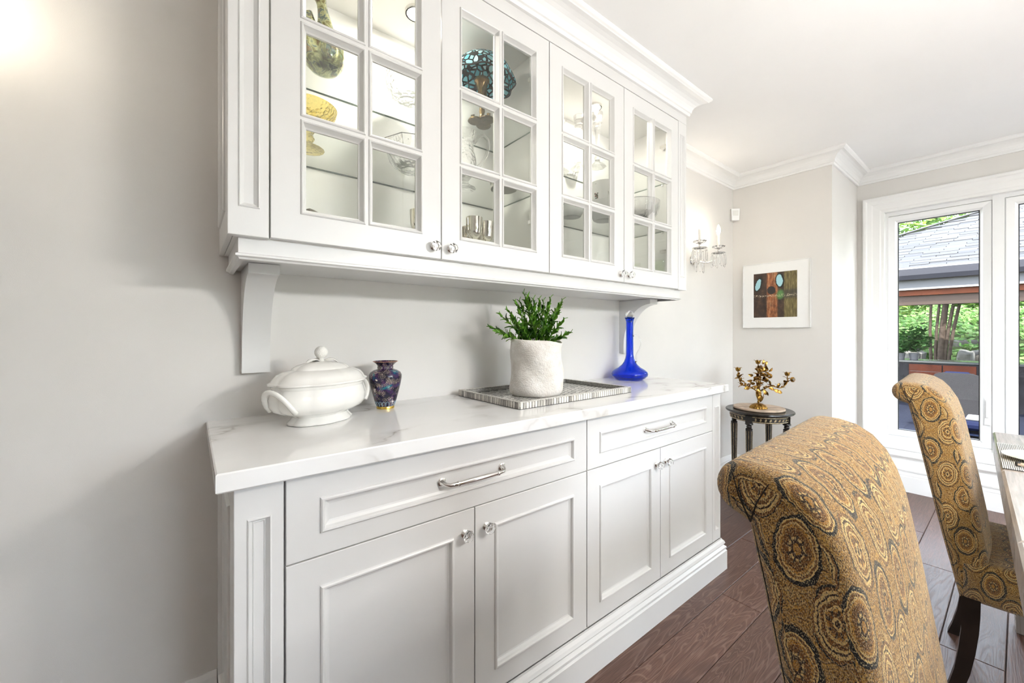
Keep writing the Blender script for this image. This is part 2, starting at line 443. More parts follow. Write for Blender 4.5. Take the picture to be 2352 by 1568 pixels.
def make_knob(loc, parent, out=(0, -1, 0), s=1.0):
    """octagonal glass knob on a nickel rosette"""
    k = MB()
    R_ = Vector((0, 0, 1)).rotation_difference(Vector(out)).to_matrix().to_4x4()
    T = Matrix.Translation(loc)
    base = MB().lathe([(.0001, 0), (.0105, 0), (.0105, .003), (.008, .005), (.0062, .007), (.0062, .011), (.0001, .011)], 20, M=R_, cap0=False, cap1=False)
    kb = base.build('knob', M['chrome'], parent, smooth=40); kb.location = loc
    g = MB().lathe([(.0001, .010), (.0075, .010), (.0085, .013), (.0155, .019), (.0160, .024), (.0125, .030), (.0085, .0325), (.0001, .0325)], 8, M=R_, cap0=False, cap1=False)
    return kb, g
def knob(loc, parent, cat_depth):
    kb, g = make_knob(loc, parent)
    if cat_depth:      # the knob may still carry its glass as a sub-part
        g.build('knob_glass', M['glassknob'], kb)
    else:
        gg = g.build('knob_glass', M['glassknob'], parent); gg.location = loc
    return kb
def pull(x0, x1, y, z, parent):
    mb = MB(); r = .0052
    pts = [(x0, y, z), (x0+.001, y-.010, z), (x0+.004, y-.019, z-.002), (x0+.012, y-.0265, z-.004), (x0+.030, y-.029, z-.004)]
    pts2 = [(x1-(p[0]-x0), p[1], p[2]) for p in reversed(pts)]
    n = 6; mid = [(x0+.03+(x1-x0-.06)*k/n, y-.029, z-.004) for k in range(1, n)]
    P = pts+mid+pts2
    rad = [.0105, .0062, .0050, .0050, .0056] + [.0060, .0066, .0068, .0066, .0060] + [.0056, .0050, .0050, .0062, .0105]
    mb.tube(P, rad, 12)
    for xx in (x0+.034, x1-.034): mb.lathe([(.0058, -.003), (.0076, -.002), (.0076, .002), (.0058, .003)], 12, M=Matrix.Rotation(PI/2, 4, 'Y'), c=(xx, y-.029, z-.004))
    for xx in (x0, x1): mb.lathe([(.0115, 0), (.0115, .003), (.007, .006)], 16, M=Matrix.Rotation(PI/2, 4, 'X'), c=(xx, y, z))
    return mb.build('handle', M['chrome'], parent, smooth=40)

LF = -.53     # front of the doors
DZ0, DZ1, RZ0, RZ1 = .153, .6915, .6945, .875
def base_unit(name, label, X0, X1, side, dx):
    t = thing(name, label, 'cabinet', ((X0+X1)/2, -.26, 0), group='base cabinets')
    def P(o): o.location = Vector(o.location)-Vector(t.location); return o
    body = MB()
    body.box(X0+(.012 if side < 0 else .001), X1-(.012 if side > 0 else .001), -.508, -.001, .09, .876)
    b = P(body.build('body', M['cab'], t))
    lo, hi = (X0, dx[0]) if side < 0 else (dx[-1], X1)
    # pilaster with a sunk flute
    mb = MB(); w_ = hi-lo
    px0, px1 = (lo+.021, lo+.063) if side < 0 else (hi-.063+.002, hi-.021+.002)
    out = (lo+(.0 if side < 0 else .002), hi-(.002 if side < 0 else 0), .152, .876)
    r, d = panel_front(mb, out, (px0, px1, .205, .808), tf_front(LF), t=.024, prof=[(0, 0), (.001, .002), (.003, .003), (.005, -.001), (.008, -.006), (.010, -.009), (.0115, -.007), (.013, -.009)])
    pil = P(mb.build('pilaster', M['cab'], t)); 
    o = panel_piece(r, d, tf_front(LF), pil, M['cab'], 'flute')
    # end panel
    mb = MB(); tf = tf_side(X0) if side < 0 else tf_sideR(X1)
    r, d = panel_front(mb, (.002, .5055, .152, .8755), (.072, .440, .215, .812), tf, t=.011)
    e = P(mb.build('end_panel', M['cab'], t)); panel_piece(r, d, tf, e, M['cab'])
    # drawer and two doors
    g = .0016
    xs = dx
    dr = MB(); r, d = panel_front(dr, (xs[0]+.002, xs[2]-g, RZ0, RZ1-.001), (xs[0]+.066, xs[2]-.063, .742, .8185), tf_front(LF))
    dro = P(dr.build('drawer', M['cab'], t)); panel_piece(r, d, tf_front(LF), dro, M['cab'])
    cx = (xs[0]+xs[2])/2
    pull(cx-.098, cx+.098, LF+.0085, .781, dro)
    for k in (0, 1):
        mb = MB(); a, bb = xs[k]+(.002 if k == 0 else g), xs[k+1]-g
        r, d = panel_front(mb, (a, bb, DZ0, DZ1), (xs[k]+.066, xs[k+1]-.066, .214, .630), tf_front(LF))
        do = P(mb.build('door', M['cab'], t)); panel_piece(r, d, tf_front(LF), do, M['cab'])
        kx = xs[1]-.034 if k == 0 else xs[1]+.036
        knob((kx, LF, .631), do, False)
    return t
base_unit('base_cabinet', 'white base cabinet below the tureen, one wide drawer over two panelled doors', .063, 1.067, -1, (.149, .608, 1.067))
base_unit('base_cabinet', 'white base cabinet below the blue decanter, one wide drawer over two panelled doors', 1.067, 2.059, 1, (1.067, 1.523, 1.976))

pl = [(0, .0005), (.022, .0005), (.022, .092), (.016, .097), (.020, .103), (.020, .110), (.010, .118), (.016, .128), (.012, .138), (.004, .146), (.004, .150), (0, .150)]
tag(MB().sweep([(.0625, -.018), (.0625, -.5305), (2.0595, -.5305), (2.0595, -.018)], pl).build('cabinet_plinth', M['cab']),
    'white stepped plinth moulding running along the foot of the base cabinets', 'moulding')
ct = MB().cbox(.034, 2.083, -.559, -.0005, .877, .914, .0028)
tag(ct.build('worktop', M['quartz']), 'white quartz worktop with faint grey veins on the base cabinets', 'worktop')

# ------------------------------------------------------------------ wall cabinets
UF = -.345
UZ0, UZ1 = 1.397, 2.2745
COLS = lambda x0: [(x0+.066, x0+.2265), (x0+.2345, x0+.3955)]
ROWS = [(1.464, 1.7005), (1.7085, 1.9445), (1.9525, 2.209)]
BEAD = [(0, 0), (.001, .003), (.0035, .0045), (.006, .003), (.0075, -.001), (.012, -.010), (.0145, -.013), (.0155, -.013), (.0155, -.020)]
def glass_door(t, x0, x1, knob_right, hinge_right):
    g = .0016
    o = MB(); c = COLS(x0); A, B = c[0][0], c[1][1]; Z0, Z1 = ROWS[0][0], ROWS[2][1]
    o.loft([(x0+g, x1-g, UZ0, UZ1, -.020), (x0+g, x1-g, UZ0, UZ1, -.001), (x0+g+.001, x1-g-.001, UZ0+.001, UZ1-.001, 0), (A, B, Z0, Z1, 0), (A, B, Z0, Z1, -.020), (x0+g, x1-g, UZ0, UZ1, -.020)], tf_front(UF), cap1=False)
    d = o.build('door', M['cab'], t)
    def P(q): return q
    m = c[0][1], c[1][0]
    MB().box(m[0], m[1], UF, UF+.020, Z0, Z1).build('muntin', M['cab'], d)
    for k in (0, 1):
        zz = ROWS[k][1], ROWS[k+1][0]
        MB().box(A, m[0], UF+.0003, UF+.020, *zz).box(m[1], B, UF+.0003, UF+.020, *zz).build('muntin', M['cab'], d)
    for cc in c:
        for rr in ROWS:
            rect = (cc[0], cc[1], rr[0], rr[1])
            MB().loft([insr(rect, i)+(dd,) for i, dd in BEAD], tf_front(UF), cap1=False).build('glazing_bead', M['cab'], d)
            q = insr(rect, .004)
            MB().box(q[0], q[1], UF+.0142, UF+.0172, q[2], q[3]).build('pane', M['pane'], d)
    kx = x1-.028 if knob_right else x0+.030
    knob((kx, UF, UZ0+.034), d, False)
    hx = x1-.055 if hinge_right else x0+.055
    for hz in (1.60, 2.155):
        h = MB(); sg = 1 if hinge_right else -1
        h.lathe([(.0001, 0), (.016, 0), (.016, .004), (.0001, .004)], 16, M=Matrix.Rotation(-PI/2, 4, 'X'), c=(hx+.012*sg, UF+.020, hz), cap0=False, cap1=False)
        h.box(min(hx, hx+.03*sg), max(hx, hx+.03*sg), UF+.022, UF+.034, hz-.008, hz+.008)
        h.box(min(hx+.02*sg, hx+.045*sg), max(hx+.02*sg, hx+.045*sg), UF+.026, UF+.085, hz-.007, hz+.007)
        h.build('hinge', M['chrome'], d)
    return d
M['shelfglass'] = thin_glass('shelf_glass', (.965, .985, .97), 1.35)
M['shelfedge'] = solid_glass('shelf_edge_glass', (.25, .36, .30), 1.5, clear=.2)
M['puck'] = emit('puck_lens', (1, .95, .86), 14)
def wall_unit(label, X0, X1, xs, side):
    t = thing('wall_cabinet', label, 'cabinet', ((X0+X1)/2, -.17, UZ0), group='glazed wall cabinets')
    org = Vector(t.location)
    def P(q): q.location = Vector(q.location)-org; return q
    IX0, IX1 = (xs[0]+.004 if side < 0 else X0+.009), (X1-.009 if side < 0 else xs[-1]-.004)
    yb = -.005
    mb = MB()
    E0, E1 = (X0+.012, X1) if side < 0 else (X0, X1-.012)
    mb.box(E0, E1, -.322, -.001, UZ0-.003, UZ0+.016)            # bottom
    mb.box(E0, E1, -.322, -.001, 2.268, 2.2772)                  # top
    mb.box(E0, IX0, -.322, -.001, UZ0+.016, 2.268).box(IX1, E1, -.322, -.001, UZ0+.016, 2.268)
    mb.box(IX0, IX1, yb, -.001, UZ0+.016, 2.268)
    P(mb.build('body', M['inner'], t))
    P(MB().box(X0, X1, UF, -.001, 2.2775, 2.330).build('frieze', M['cab'], t))
    lo, hi = (X0, xs[0]) if side < 0 else (xs[-1], X1)
    p0 = lo+.020 if side < 0 else lo+.018
    mb = MB(); r, d = panel_front(mb, (lo+(0 if side < 0 else .002), hi-(.002 if side < 0 else 0), UZ0-.003, UZ1+.003), (p0, p0+.043, 1.460, 2.212), tf_front(UF), t=.022,
                                  prof=[(0, 0), (.001, .002), (.003, .003), (.005, -.001), (.010, -.006), (.012, -.008)])
    q = P(mb.build('stile', M['cab'], t)); panel_piece(r, d, tf_front(UF), q, M['cab'])
    tf = tf_side(X0) if side < 0 else tf_sideR(X1)
    mb = MB(); r, d = panel_front(mb, (.001, .3225, UZ0-.0025, 2.277), (.055, .272, 1.462, 2.212), tf, t=.011)
    q = P(mb.build('end_panel', M['cab'], t)); panel_piece(r, d, tf, q, M['cab'])
    for z in (1.709, 1.964):
        sh = P(MB().box(IX0+.001, IX1-.001, -.300, yb-.001, z, z+.007).build('glass_shelf', M['shelfglass'], t))
        MB().box(IX0+.0015, IX1-.0015, -.3006, -.2996, z+.0003, z+.0067).build('shelf_edge', M['shelfedge'], sh)
        MB().box(IX0+.0015, IX1-.0015, yb-.0012, yb-.0003, z+.0006, z+.0064).build('shelf_edge', M['shelfedge'], sh)
        for xx in (IX0, IX1):
            MB().box(xx-.0002, xx+.0002, -.298, yb-.002, z+.0006, z+.0064).build('shelf_edge', M['shelfedge'], sh)
            for yy in (-.26, -.06): MB().lathe([(.004, -.010), (.004, .010)], 10, M=Matrix.Rotation(PI/2, 4, 'Y'), c=(xx, yy, z-.0045)).build('shelf_pin', M['chrome'], sh)
    cx = (IX0+IX1)/2
    pk = P(MB().lathe([(.036, 2.258), (.038, 2.262), (.038, 2.268), (.031, 2.268), (.031, 2.2585)], 28, c=(cx, -.17, 0), cap0=False, cap1=False).build('puck_light', M['chrome'], t, smooth=40))
    MB().lathe([(.0005, 2.2595), (.031, 2.2595)], 28, c=(cx, -.17, 0), cap0=False, cap1=False).build('lens', M['puck'], pk)
    a = lamp('puck_beam', 'AREA', (cx, -.17, 2.254), PUCK, (1, .94, .84), shape='DISK', size=.05)
    for k in (0, 1): P(glass_door(t, xs[k], xs[k+1], k == 0, k == 1))
    return t
PUCK = 3.2
wall_unit('white wall cabinet with a stained glass lamp and silver cups behind its glazed doors', .064, 1.0665, (.147, .606, 1.0665), -1)
wall_unit('white wall cabinet with crystal candlesticks and china behind its glazed doors', 1.0665, 2.075, (1.0665, 1.5305, 1.993), 1)

# light rail board under the wall cabinets
lr = [(0, 1.394), (.000, 1.358), (.006, 1.355), (.006, 1.350), (.000, 1.347), (-.002, 1.343), (-.012, 1.342)]
mb = MB().sweep([(.086, -.002), (.086, -.322), (2.050, -.322), (2.050, -.002)], [(o, z) for o, z in lr], caps=False)
mb.box(.0861, 2.0499, -.3219, -.002, 1.3545, 1.3935)
tag(mb.build('light_rail', M['cab']), 'white board with a beaded lower edge under the wall cabinets', 'shelf rail')
# curved brackets
cv = [(0, 1.353), (.203, 1.353), (.203, 1.326)]
for k in range(1, 12):
    a = k/11; cv.append((.203-.173*math.sin(a*PI/2)**1.0, 1.326-.235*(1-math.cos(a*PI/2))))
cv += [(.030, 1.085), (.030, 1.049), (0, 1.049)]
for (xa, xb, lb) in ((.117, .189, 'white curved wooden bracket on the wall behind the tureen'), (1.956, 2.027, 'white curved wooden bracket on the wall behind the blue decanter')):
    mb = MB().prism(cv, lambda a, b, d: (d, -a-.0005, b), xa, xb)
    br = mb.build('bracket', M['cab'], smooth=35); tag(br, lb, 'bracket', 'shelf brackets')

# ------------------------------------------------------------------ things on the worktop
CT = .914
M['china'] = plain('ivory_ironstone', (.80, .785, .745), .10, var=.02, nscale=12)
# tureen: eight-sided oval body
def oct_r(a, z):
    k = (a % (PI/4)) - PI/8
    return .965 + .035*abs(math.cos(2*((a) % PI)))*0 + .035*(1-abs(k)/(PI/8))*-1 + .035
def lobes(a, z): # shallow panels, creases at eight angles
    k = abs(((a+PI/8) % (PI/4)) - PI/8)/(PI/8)
    return 1.0 - .045*(1-k)**2.5
tu = thing('soup_tureen', 'glossy ivory lidded soup tureen with a berry finial and loop handles', 'tureen', (.298, -.186, CT), math.radians(30))
prof = [(.0005, .000), (.078, .000), (.082, .002), (.083, .006), (.074, .016), (.070, .022), (.076, .027), (.098, .034), (.116, .044), (.1235, .058), (.1245, .076), (.120, .092), (.1165, .102), (.119, .106), (.119, .111), (.112, .113), (.0005, .108)]
MB().lathe(prof, 96, sx=1.20, sy=.84, rfun=lobes, cap0=False, cap1=False).build('body', M['china'], tu, smooth=35)
lid = [(.0005, .111), (.121, .111), (.126, .114), (.126, .118), (.119, .122), (.115, .130), (.106, .140), (.091, .147), (.074, .151), (.071, .156), (.060, .163), (.040, .169), (.018, .172), (.0005, .173)]
ld = MB().lathe(lid, 96, sx=1.20, sy=.84, rfun=lobes, cap0=False, cap1=False).build('lid', M['china'], tu, smooth=35)
kb = [(.0005, .170), (.010, .172), (.007, .178), (.008, .182)] + [(.0185*math.sin(a), .198-.0185*math.cos(a)) for a in [PI*k/14 for k in range(3, 14)]] + [(.0005, .2165)]
mm = plain('china_berry', (.80, .785, .745), .16, var=.03, bmp=.9, bscale=330)
MB().lathe(kb, 28, cap0=False, cap1=False).build('finial', mm, ld, smooth=True)
for a in (2.95, -0.55, 1.3):
    lf = MB(); n = 7; vs = []; fs = []
    for i in range(n+1):
        s = i/n; r = .006+.044*s; z = .176+.008*math.sin(s*PI*.9)-.010*s*s; wd = .013*math.sin(PI*min(1, .12+s*.88))+.0008
        for q in (-1, 0, 1): vs.append((r*math.cos(a)-q*wd*math.sin(a), r*math.sin(a)+q*wd*math.cos(a), z-(.003 if q else 0)))
    for i in range(n):
        for q in (0, 1): j = i*3+q; fs.append((j, j+1, j+4, j+3))
    lf.add(vs, fs); o = lf.build('leaf', M['china'], ld, smooth=True)
    md = o.modifiers.new('thick', 'SOLIDIFY'); md.thickness = .0022
for sg in (-1, 1):
    P = []
    for i in range(15):
        a = PI*i/14; P.append((sg*(.126+.036*math.sin(a)**.8), .047*math.cos(a), .046+.056*math.sin(a)))
    MB().tube(P, [.0090]+[.0078]*13+[.0090], 12, flat=.8).build('handle', M['china'], tu, smooth=True)

# cloisonne vase
def cloisonne():
    m, t, b, o = newmat('cloisonne_enamel')
    v = coords(t)
    vo = t.nodes.new('ShaderNodeTexVoronoi'); vo.feature = 'DISTANCE_TO_EDGE'; vo.inputs['Scale'].default_value = 230; L(t, v, vo.inputs['Vector'])
    wires = ramp(t, vo.outputs['Distance'], [(.03, (1, 1, 1)), (.09, (0, 0, 0))])
    n1 = noise(t, v, 26, 3, .6); n2 = noise(t, v, 45, 2, .5)
    base = ramp(t, n1.outputs[0], [(.33, (.004, .005, .018)), (.5, (.012, .008, .035)), (.56, (.045, .012, .075)), (.63, (.006, .03, .10)), (.70, (.01, .22, .25)), (.8, (.30, .62, .58))])
    c = mixc(t, mathn(t, 'MULTIPLY', wires.outputs[0], mathn(t, 'MULTIPLY', ramp(t, n2.outputs[0], [(.45, (0, 0, 0)), (.6, (1, 1, 1))]).outputs[0], .8)), base.outputs[0], (.62, .50, .38))
    wh = ramp(t, noise(t, v, 38, 1, .4).outputs[0], [(.69, (0, 0, 0)), (.72, (1, 1, 1))])
    c = mixc(t, wh.outputs[0], c, (.80, .70, .66))
    L(t, c, b.inputs['Base Color']); b.inputs['Roughness'].default_value = .12
    return m
vz = thing('enamel_vase', 'small dark blue patterned enamel vase with a gilt foot', 'vase', (.516, -.119, CT))
vp = [(.0285, .0085), (.031, .014), (.0365, .030), (.044, .058), (.0505, .085), (.0535, .104), (.0535, .113), (.049, .122), (.038, .129), (.0262, .133), (.0244, .138), (.0255, .144), (.031, .151), (.0395, .1575), (.0405, .1590), (.0385, .1588), (.0285, .150), (.022, .141)]
body = MB().lathe(vp, 40, cap0=True, cap1=True).build('body', cloisonne(), vz, smooth=35)
MB().lathe([(.0275, 0), (.0290, .001), (.0290, .0075), (.0280, .0095)], 40).build('foot_ring', plain('gilt', (.86, .60, .13), .22, 1.0, var=.15, nscale=90), vz, smooth=35)
dm = plain('pale_blue_enamel_line', (.30, .45, .55), .2)
for k in range(18):   # petal border round the foot
    a = 2*PI*k/18
    def pt(da, r, z): return (r*math.cos(a+da), r*math.sin(a+da), z)
    MB().tube([pt(-.13, .0293, .0105), pt(-.14, .0330, .020), pt(-.09, .0345, .0245), pt(0, .0350, .0262), pt(.09, .0345, .0245), pt(.14, .0330, .020), pt(.13, .0293, .0105)], .0006, 5).build('petal_wire', dm, body)
for k in range(14):
    a = 2*PI*k/14
    P = [((.0254)*math.cos(a+d), .0254*math.sin(a+d), z) for d, z in ((-.16, .136), (.16, .136), (.16, .1415), (-.16, .1415), (-.16, .136))]
    MB().tube(P, .0008, 5).build('collar_wire', plain('silver_wire_%d' % k, (.75, .72, .68), .25, 1.0) if k == 0 else bpy.data.materials['silver_wire_0'], body)
MB().lathe([(.0395, .1572), (.0412, .1580), (.0412, .1592), (.0392, .1596)], 40, cap0=False, cap1=False).build('rim', plain('copper_rim', (.52, .26, .17), .3, 1.0), vz, smooth=True)

# inlaid tray: every strip and tile is a piece
TX0, TX1, TY0, TY1 = .849, 1.470, -.427, -.042
tray = thing('inlaid_tray', 'rectangular grey and cream bone inlay tray under the planter', 'tray', ((TX0+TX1)/2, (TY0+TY1)/2, CT), math.radians(.6))
tw_, td_ = TX1-TX0, TY1-TY0
hx, hy = tw_/2, td_/2
MB().box(-hx, hx, -hy, hy, 0, .009).box(-hx+.002, hx-.002, -hy+.002, -hy+.015, .009, .0235).box(-hx+.002, hx-.002, hy-.015, hy-.002, .009, .0235) \
    .box(-hx+.002, -hx+.015, -hy+.015, hy-.015, .009, .0235).box(hx-.015, hx-.002, -hy+.015, hy-.015, .009, .0235).build('base', plain('black_resin', (.022, .021, .02), .5), tray)
def bone(name, lo, hi):
    m, t, b, o = newmat(name); oi = t.nodes.new('ShaderNodeObjectInfo')
    v = coords(t, scale=(1, 1, .25)); n = noise(t, v, 260, 3, .7)
    add = mathn(t, 'ADD', mathn(t, 'MULTIPLY', oi.outputs['Random'], .75), mathn(t, 'MULTIPLY', n.outputs[0], .5))
    r = ramp(t, add, [(.18, lo), (.45, tuple((a+c)/2 for a, c in zip(lo, hi))), (.8, hi)]); L(t, r.outputs[0], b.inputs['Base Color'])
    b.inputs['Roughness'].default_value = .28; return m
M['bone'] = bone('bone_strip', (.12, .11, .10), (.72, .69, .63)); M['bone2'] = bone('bone_tile', (.22, .21, .20), (.62, .60, .56))
src = {}
def strip(w_, h_, name='rim_strip', mat='bone'):
    key = (round(w_, 4), round(h_, 4), name)
    if key not in src: src[key] = MB().cbox(-w_/2, w_/2, -.0012, .0016, -h_/2, h_/2, .0004).mesh(name); src[key].materials.append(M[mat])
    return src[key]
def run(length, place):
    n = int(length/.0128); w_ = length/n
    for i in range(n):
        kk = rnd.choice((.74, .80, .84)); o = link('rim_strip', strip(w_*kk, .0205), tray); place(o, -length/2+w_*(i+.5))
def pl(o, x, y, r): o.location = (x, y, .0122); o.rotation_euler = (0, 0, r)
run(tw_, lambda o, s: pl(o, s, -hy, 0)); run(tw_, lambda o, s: pl(o, s, hy, PI))
run(td_, lambda o, s: pl(o, -hx, s, -PI/2)); run(td_, lambda o, s: pl(o, hx, s, PI/2))
lin_ = plain('bone_lining', (.30, .29, .27), .35, var=.4, nscale=140)
for (x0, x1, y0, y1) in ((-hx+.0155, hx-.0155, -hy+.0150, -hy+.0162), (-hx+.0155, hx-.0155, hy-.0162, hy-.0150), (-hx+.0150, -hx+.0162, -hy+.0165, hy-.0165), (hx-.0162, hx-.0150, -hy+.0165, hy-.0165)):
    MB().box(x0, x1, y0, y1, .0092, .0222).build('rim_lining', lin_, tray)
top = MB(); 
for nm, (x0, x1, y0, y1) in (('rim_top', (-hx, hx, -hy, -hy+.015)), ('rim_top', (-hx, hx, hy-.015, hy)), ('rim_top', (-hx, -hx+.015, -hy+.015, hy-.015)), ('rim_top', (hx-.015, hx, -hy+.015, hy-.015))):
    MB().cbox(x0, x1, y0, y1, .0225, .0255, .0008).build(nm, plain('bone_rim_%d' % len(src), (.56, .54, .50), .3, var=.35, nscale=160) if 'rimmat' not in src else src['rimmat'], tray)
tile = MB().cbox(-.0150, .0150, -.0068, .0068, 0, .0012, .0004).mesh('floor_tile'); tile.materials.append(M['bone2'])
cnt = 0; stp = .0155
i0 = -int(hx/stp)-2
pieces = []
for gx in range(-30, 31):
    for gy in range(-30, 31):
        u, v_ = gx*.0318, gy*.0159     # herringbone laid in V columns
        a = PI/4 if gx % 2 == 0 else -PI/4
        x, y = u*.70, v_*1.36+(0 if gx % 2 == 0 else .0)
        if abs(x) < hx-.030 and abs(y) < hy-.030: pieces.append((x, y, a))
pieces.sort(key=lambda q: abs(q[0])*.2-q[1])   # towards the room first
pieces = [q for q in pieces][:1000]
big = MB()
for k, (x, y, a) in enumerate(sorted(pieces, key=lambda q: q[1]+.35*abs(q[0]+.1))):
    if k < 290:
        o = link('floor_tile', tile, tray); o.location = (x, y, .0088); o.rotation_euler = (0, 0, a)
    else:
        Rm = Matrix.Rotation(a, 3, 'Z')
        vs = [Rm @ Vector((sx_*.0150, sy_*.0068, 0)) for sx_, sy_ in ((-1, -1), (1, -1), (1, 1), (-1, 1))]
        big.add([(q.x+x, q.y+y, zz) for zz in (.0088, .0100) for q in vs], [(0,3,2,1), (4,5,6,7), (0,1,5,4), (1,2,6,5), (2,3,7,6), (3,0,4,7)])
if big.f: bo = big.build('floor_tiles', plain('bone_tile_far', (.42, .41, .38), .3, var=.4, nscale=60), tray); bo['kind'] = 'stuff'

# rough white planter
def plaster():
    m, t, b, o = newmat('rough_plaster'); v = coords(t)
    n = noise(t, v, 26, 4, .6); r = ramp(t, n.outputs[0], [(.3, (.70, .655, .60)), (.7, (.83, .80, .76))]); L(t, r.outputs[0], b.inputs['Base Color'])
    b.inputs['Roughness'].default_value = .9
    h = mathn(t, 'ADD', noise(t, v, 170, 3, .65).outputs[0], mathn(t, 'MULTIPLY', noise(t, v, 55, 2).outputs[0], .8)); bump(t, b, h, .8, .004); return m
POT = Vector((1.074, -.262, CT+.0101))
pot = thing('planter', 'lumpy rough white cylindrical planter standing on the tray', 'planter', POT)
n, rows_ = 72, 30; vs = []; fs = []; Hp = .215
def wob(a, z): return 1+.034*math.sin(2*a+30*z+.6)+.040*math.sin(3*a-36*z)+.022*math.sin(5*a+48*z)
prof = [(.080, 0), (.092, .002), (.100, .010), (.1035, .022)] + [(.1045-.004*math.sin(k/20*PI), .022+k/20*(Hp-.026)) for k in range(1, 20)] + [(.1035, Hp-.003), (.1010, Hp), (.0970, Hp-.001), (.0945, Hp-.012), (.0930, Hp-.030)]
mb = MB()
for (r, z) in prof:
    for k in range(n):
        a = 2*PI*k/n; rr = r*wob(a, z); lip = .010*math.sin(a*2+1.2)+.006*math.sin(3*a+.4); vs.append((rr*math.cos(a), rr*math.sin(a), z+lip*max(0, (z/Hp-.7)/.3)))
for i in range(len(prof)-1):
    for k in range(n): fs.append((i*n+k, i*n+(k+1) % n, (i+1)*n+(k+1) % n, (i+1)*n+k))
fs.append(tuple(range(n-1, -1, -1))); mb.add(vs, fs)
mb.build('pot', plaster(), pot, smooth=True)
MB().lathe([(.0005, Hp-.030), (.094, Hp-.030), (.094, Hp-.033), (.0005, Hp-.033)], 32, cap0=False, cap1=False).build('soil', plain('potting_soil', (.03, .02, .012), .95, var=.5, nscale=120), pot)

# leafy plant: stems, each with its own leaves
def leafmat(name, cols):
    m, t, b, o = newmat(name); oi = t.nodes.new('ShaderNodeObjectInfo')
    v = coords(t); n = noise(t, v, 70, 2); r = ramp(t, mathn(t, 'ADD', mathn(t, 'MULTIPLY', oi.outputs['Random'], .8), mathn(t, 'MULTIPLY', n.outputs[0], .3)), cols)
    L(t, r.outputs[0], b.inputs['Base Color']); b.inputs['Roughness'].default_value = .38; b.inputs['Specular IOR Level'].default_value = .4
    return m
M['leaf'] = leafmat('plant_leaf', [(.1, (.014, .065, .006)), (.45, (.045, .165, .012)), (.75, (.12, .30, .025)), (1, (.22, .36, .06))])
M['stem'] = plain('plant_stem', (.06, .12, .02), .6)
plant = thing('leafy_plant', 'bushy green plant with small pointed leaves in the white planter', 'plant', POT+Vector((0, 0, Hp-.030)))
lm = MB(); nl = 5; vs = []; fs = []
for i in range(nl+1):
    s = i/nl; wd = .0068*math.sin(PI*min(1, s*.93+.05))**.8; z = .0040*math.sin(s*PI)
    for q in (-1, 0, 1): vs.append((q*wd, s*.035, z+(.0026 if q else 0)))
for i in range(nl):
    for q in (0, 1): j = i*3+q; fs.append((j, j+1, j+4, j+3))
lm.add(vs, fs); leafmesh = lm.mesh('leaf', smooth=True, fixn=False); leafmesh.materials.append(M['leaf'])
right = RT.copy(); toward = -FW.copy()
stems = [ # (lean along image right, lean to camera, height, root right)
    (-.165, .02, .052, -.06), (-.13, .05, .095, -.05), (-.105, -.02, .115, -.045), (-.075, .05, .135, -.04), (-.06, -.04, .150, -.03), (-.035, .03, .155, -.02),
    (-.045, .02, .176, -.01), (-.028, .0, .166, 0), (-.012, .045, .150, 0), (.010, .02, .150, .01), (.030, -.04, .150, .02), (.040, .04, .120, .02), (.052, 0, .158, .03),
    (.078, .04, .110, .04), (.085, -.03, .135, .045), (.095, .01, .150, .045), (.092, .05, .075, .05), (.112, .03, .030, .06), (-.015, .07, .085, .0), (.025, .075, .070, .02), (-.06, .075, .060, -.03), (-.09, -.06, .08, -.04), (.06, -.06, .09, .03),
    (-.14, .07, .035, -.06)]
small = MB()
def hdir(r_, c_): return right*r_+toward*c_
for (lr_, lc_, hh, rr_) in stems:
    root = hdir(rr_*.75, lc_*.45); tip = hdir(lr_, lc_)
    P = []
    for i in range(9):
        s = i/8; q = root.lerp(tip, s**1.25); P.append(Vector((q.x, q.y, .0015+(hh+.022)*(s**.85))))
    st = MB().tube(P, [.0022-.0013*i/8 for i in range(9)], 6).build('stem', M['stem'], plant, smooth=True)
    nlv = 12
    for k in range(nlv):
        s = .12+.88*k/(nlv-1); f = s*8; i = min(7, int(f)); p = P[i].lerp(P[i+1], f-i); tdir = (P[i+1]-P[i]).normalized()
        az = k*2.4+rnd.uniform(-.3, .3)
        u = tdir.orthogonal().normalized(); v_ = tdir.cross(u); side = u*math.cos(az)+v_*math.sin(az)
        open_ = (1.0 if k < nlv-2 else .35)*rnd.uniform(.7, 1.25)
        d = (tdir*(1.0)+side*open_).normalized(); nx = d.cross(tdir if abs(d.dot(tdir)) < .98 else side).normalized(); nz = nx.cross(d)
        Mx = Matrix((nx, d, nz)).transposed().to_4x4(); Mx.translation = p
        if k % 1 == 0:      # a second, smaller leaf of the pair, opposite; too many to part singly
            d2 = (tdir*(1.1)-side*open_*.9).normalized(); n2 = d2.cross(tdir if abs(d2.dot(tdir)) < .98 else side).normalized(); n3 = n2.cross(d2)
            M2 = Matrix((n2, d2, n3)).transposed().to_4x4(); M2.translation = p+tdir*.004
            pv_ = [M2 @ (Vector(q.co)*.85) for q in leafmesh.vertices]; small.add(pv_, [tuple(q.vertices) for q in leafmesh.polygons])
        o = link('leaf', leafmesh, st); sc_ = rnd.uniform(.75, 1.25)*(1.0 if k < nlv-3 else .8)
        o.matrix_local = Mx @ Matrix.Diagonal((sc_, sc_, sc_, 1))

sl_ = small.build('small_leaves', M['leaf'], plant, smooth=True, fixn=False); sl_['kind'] = 'stuff'

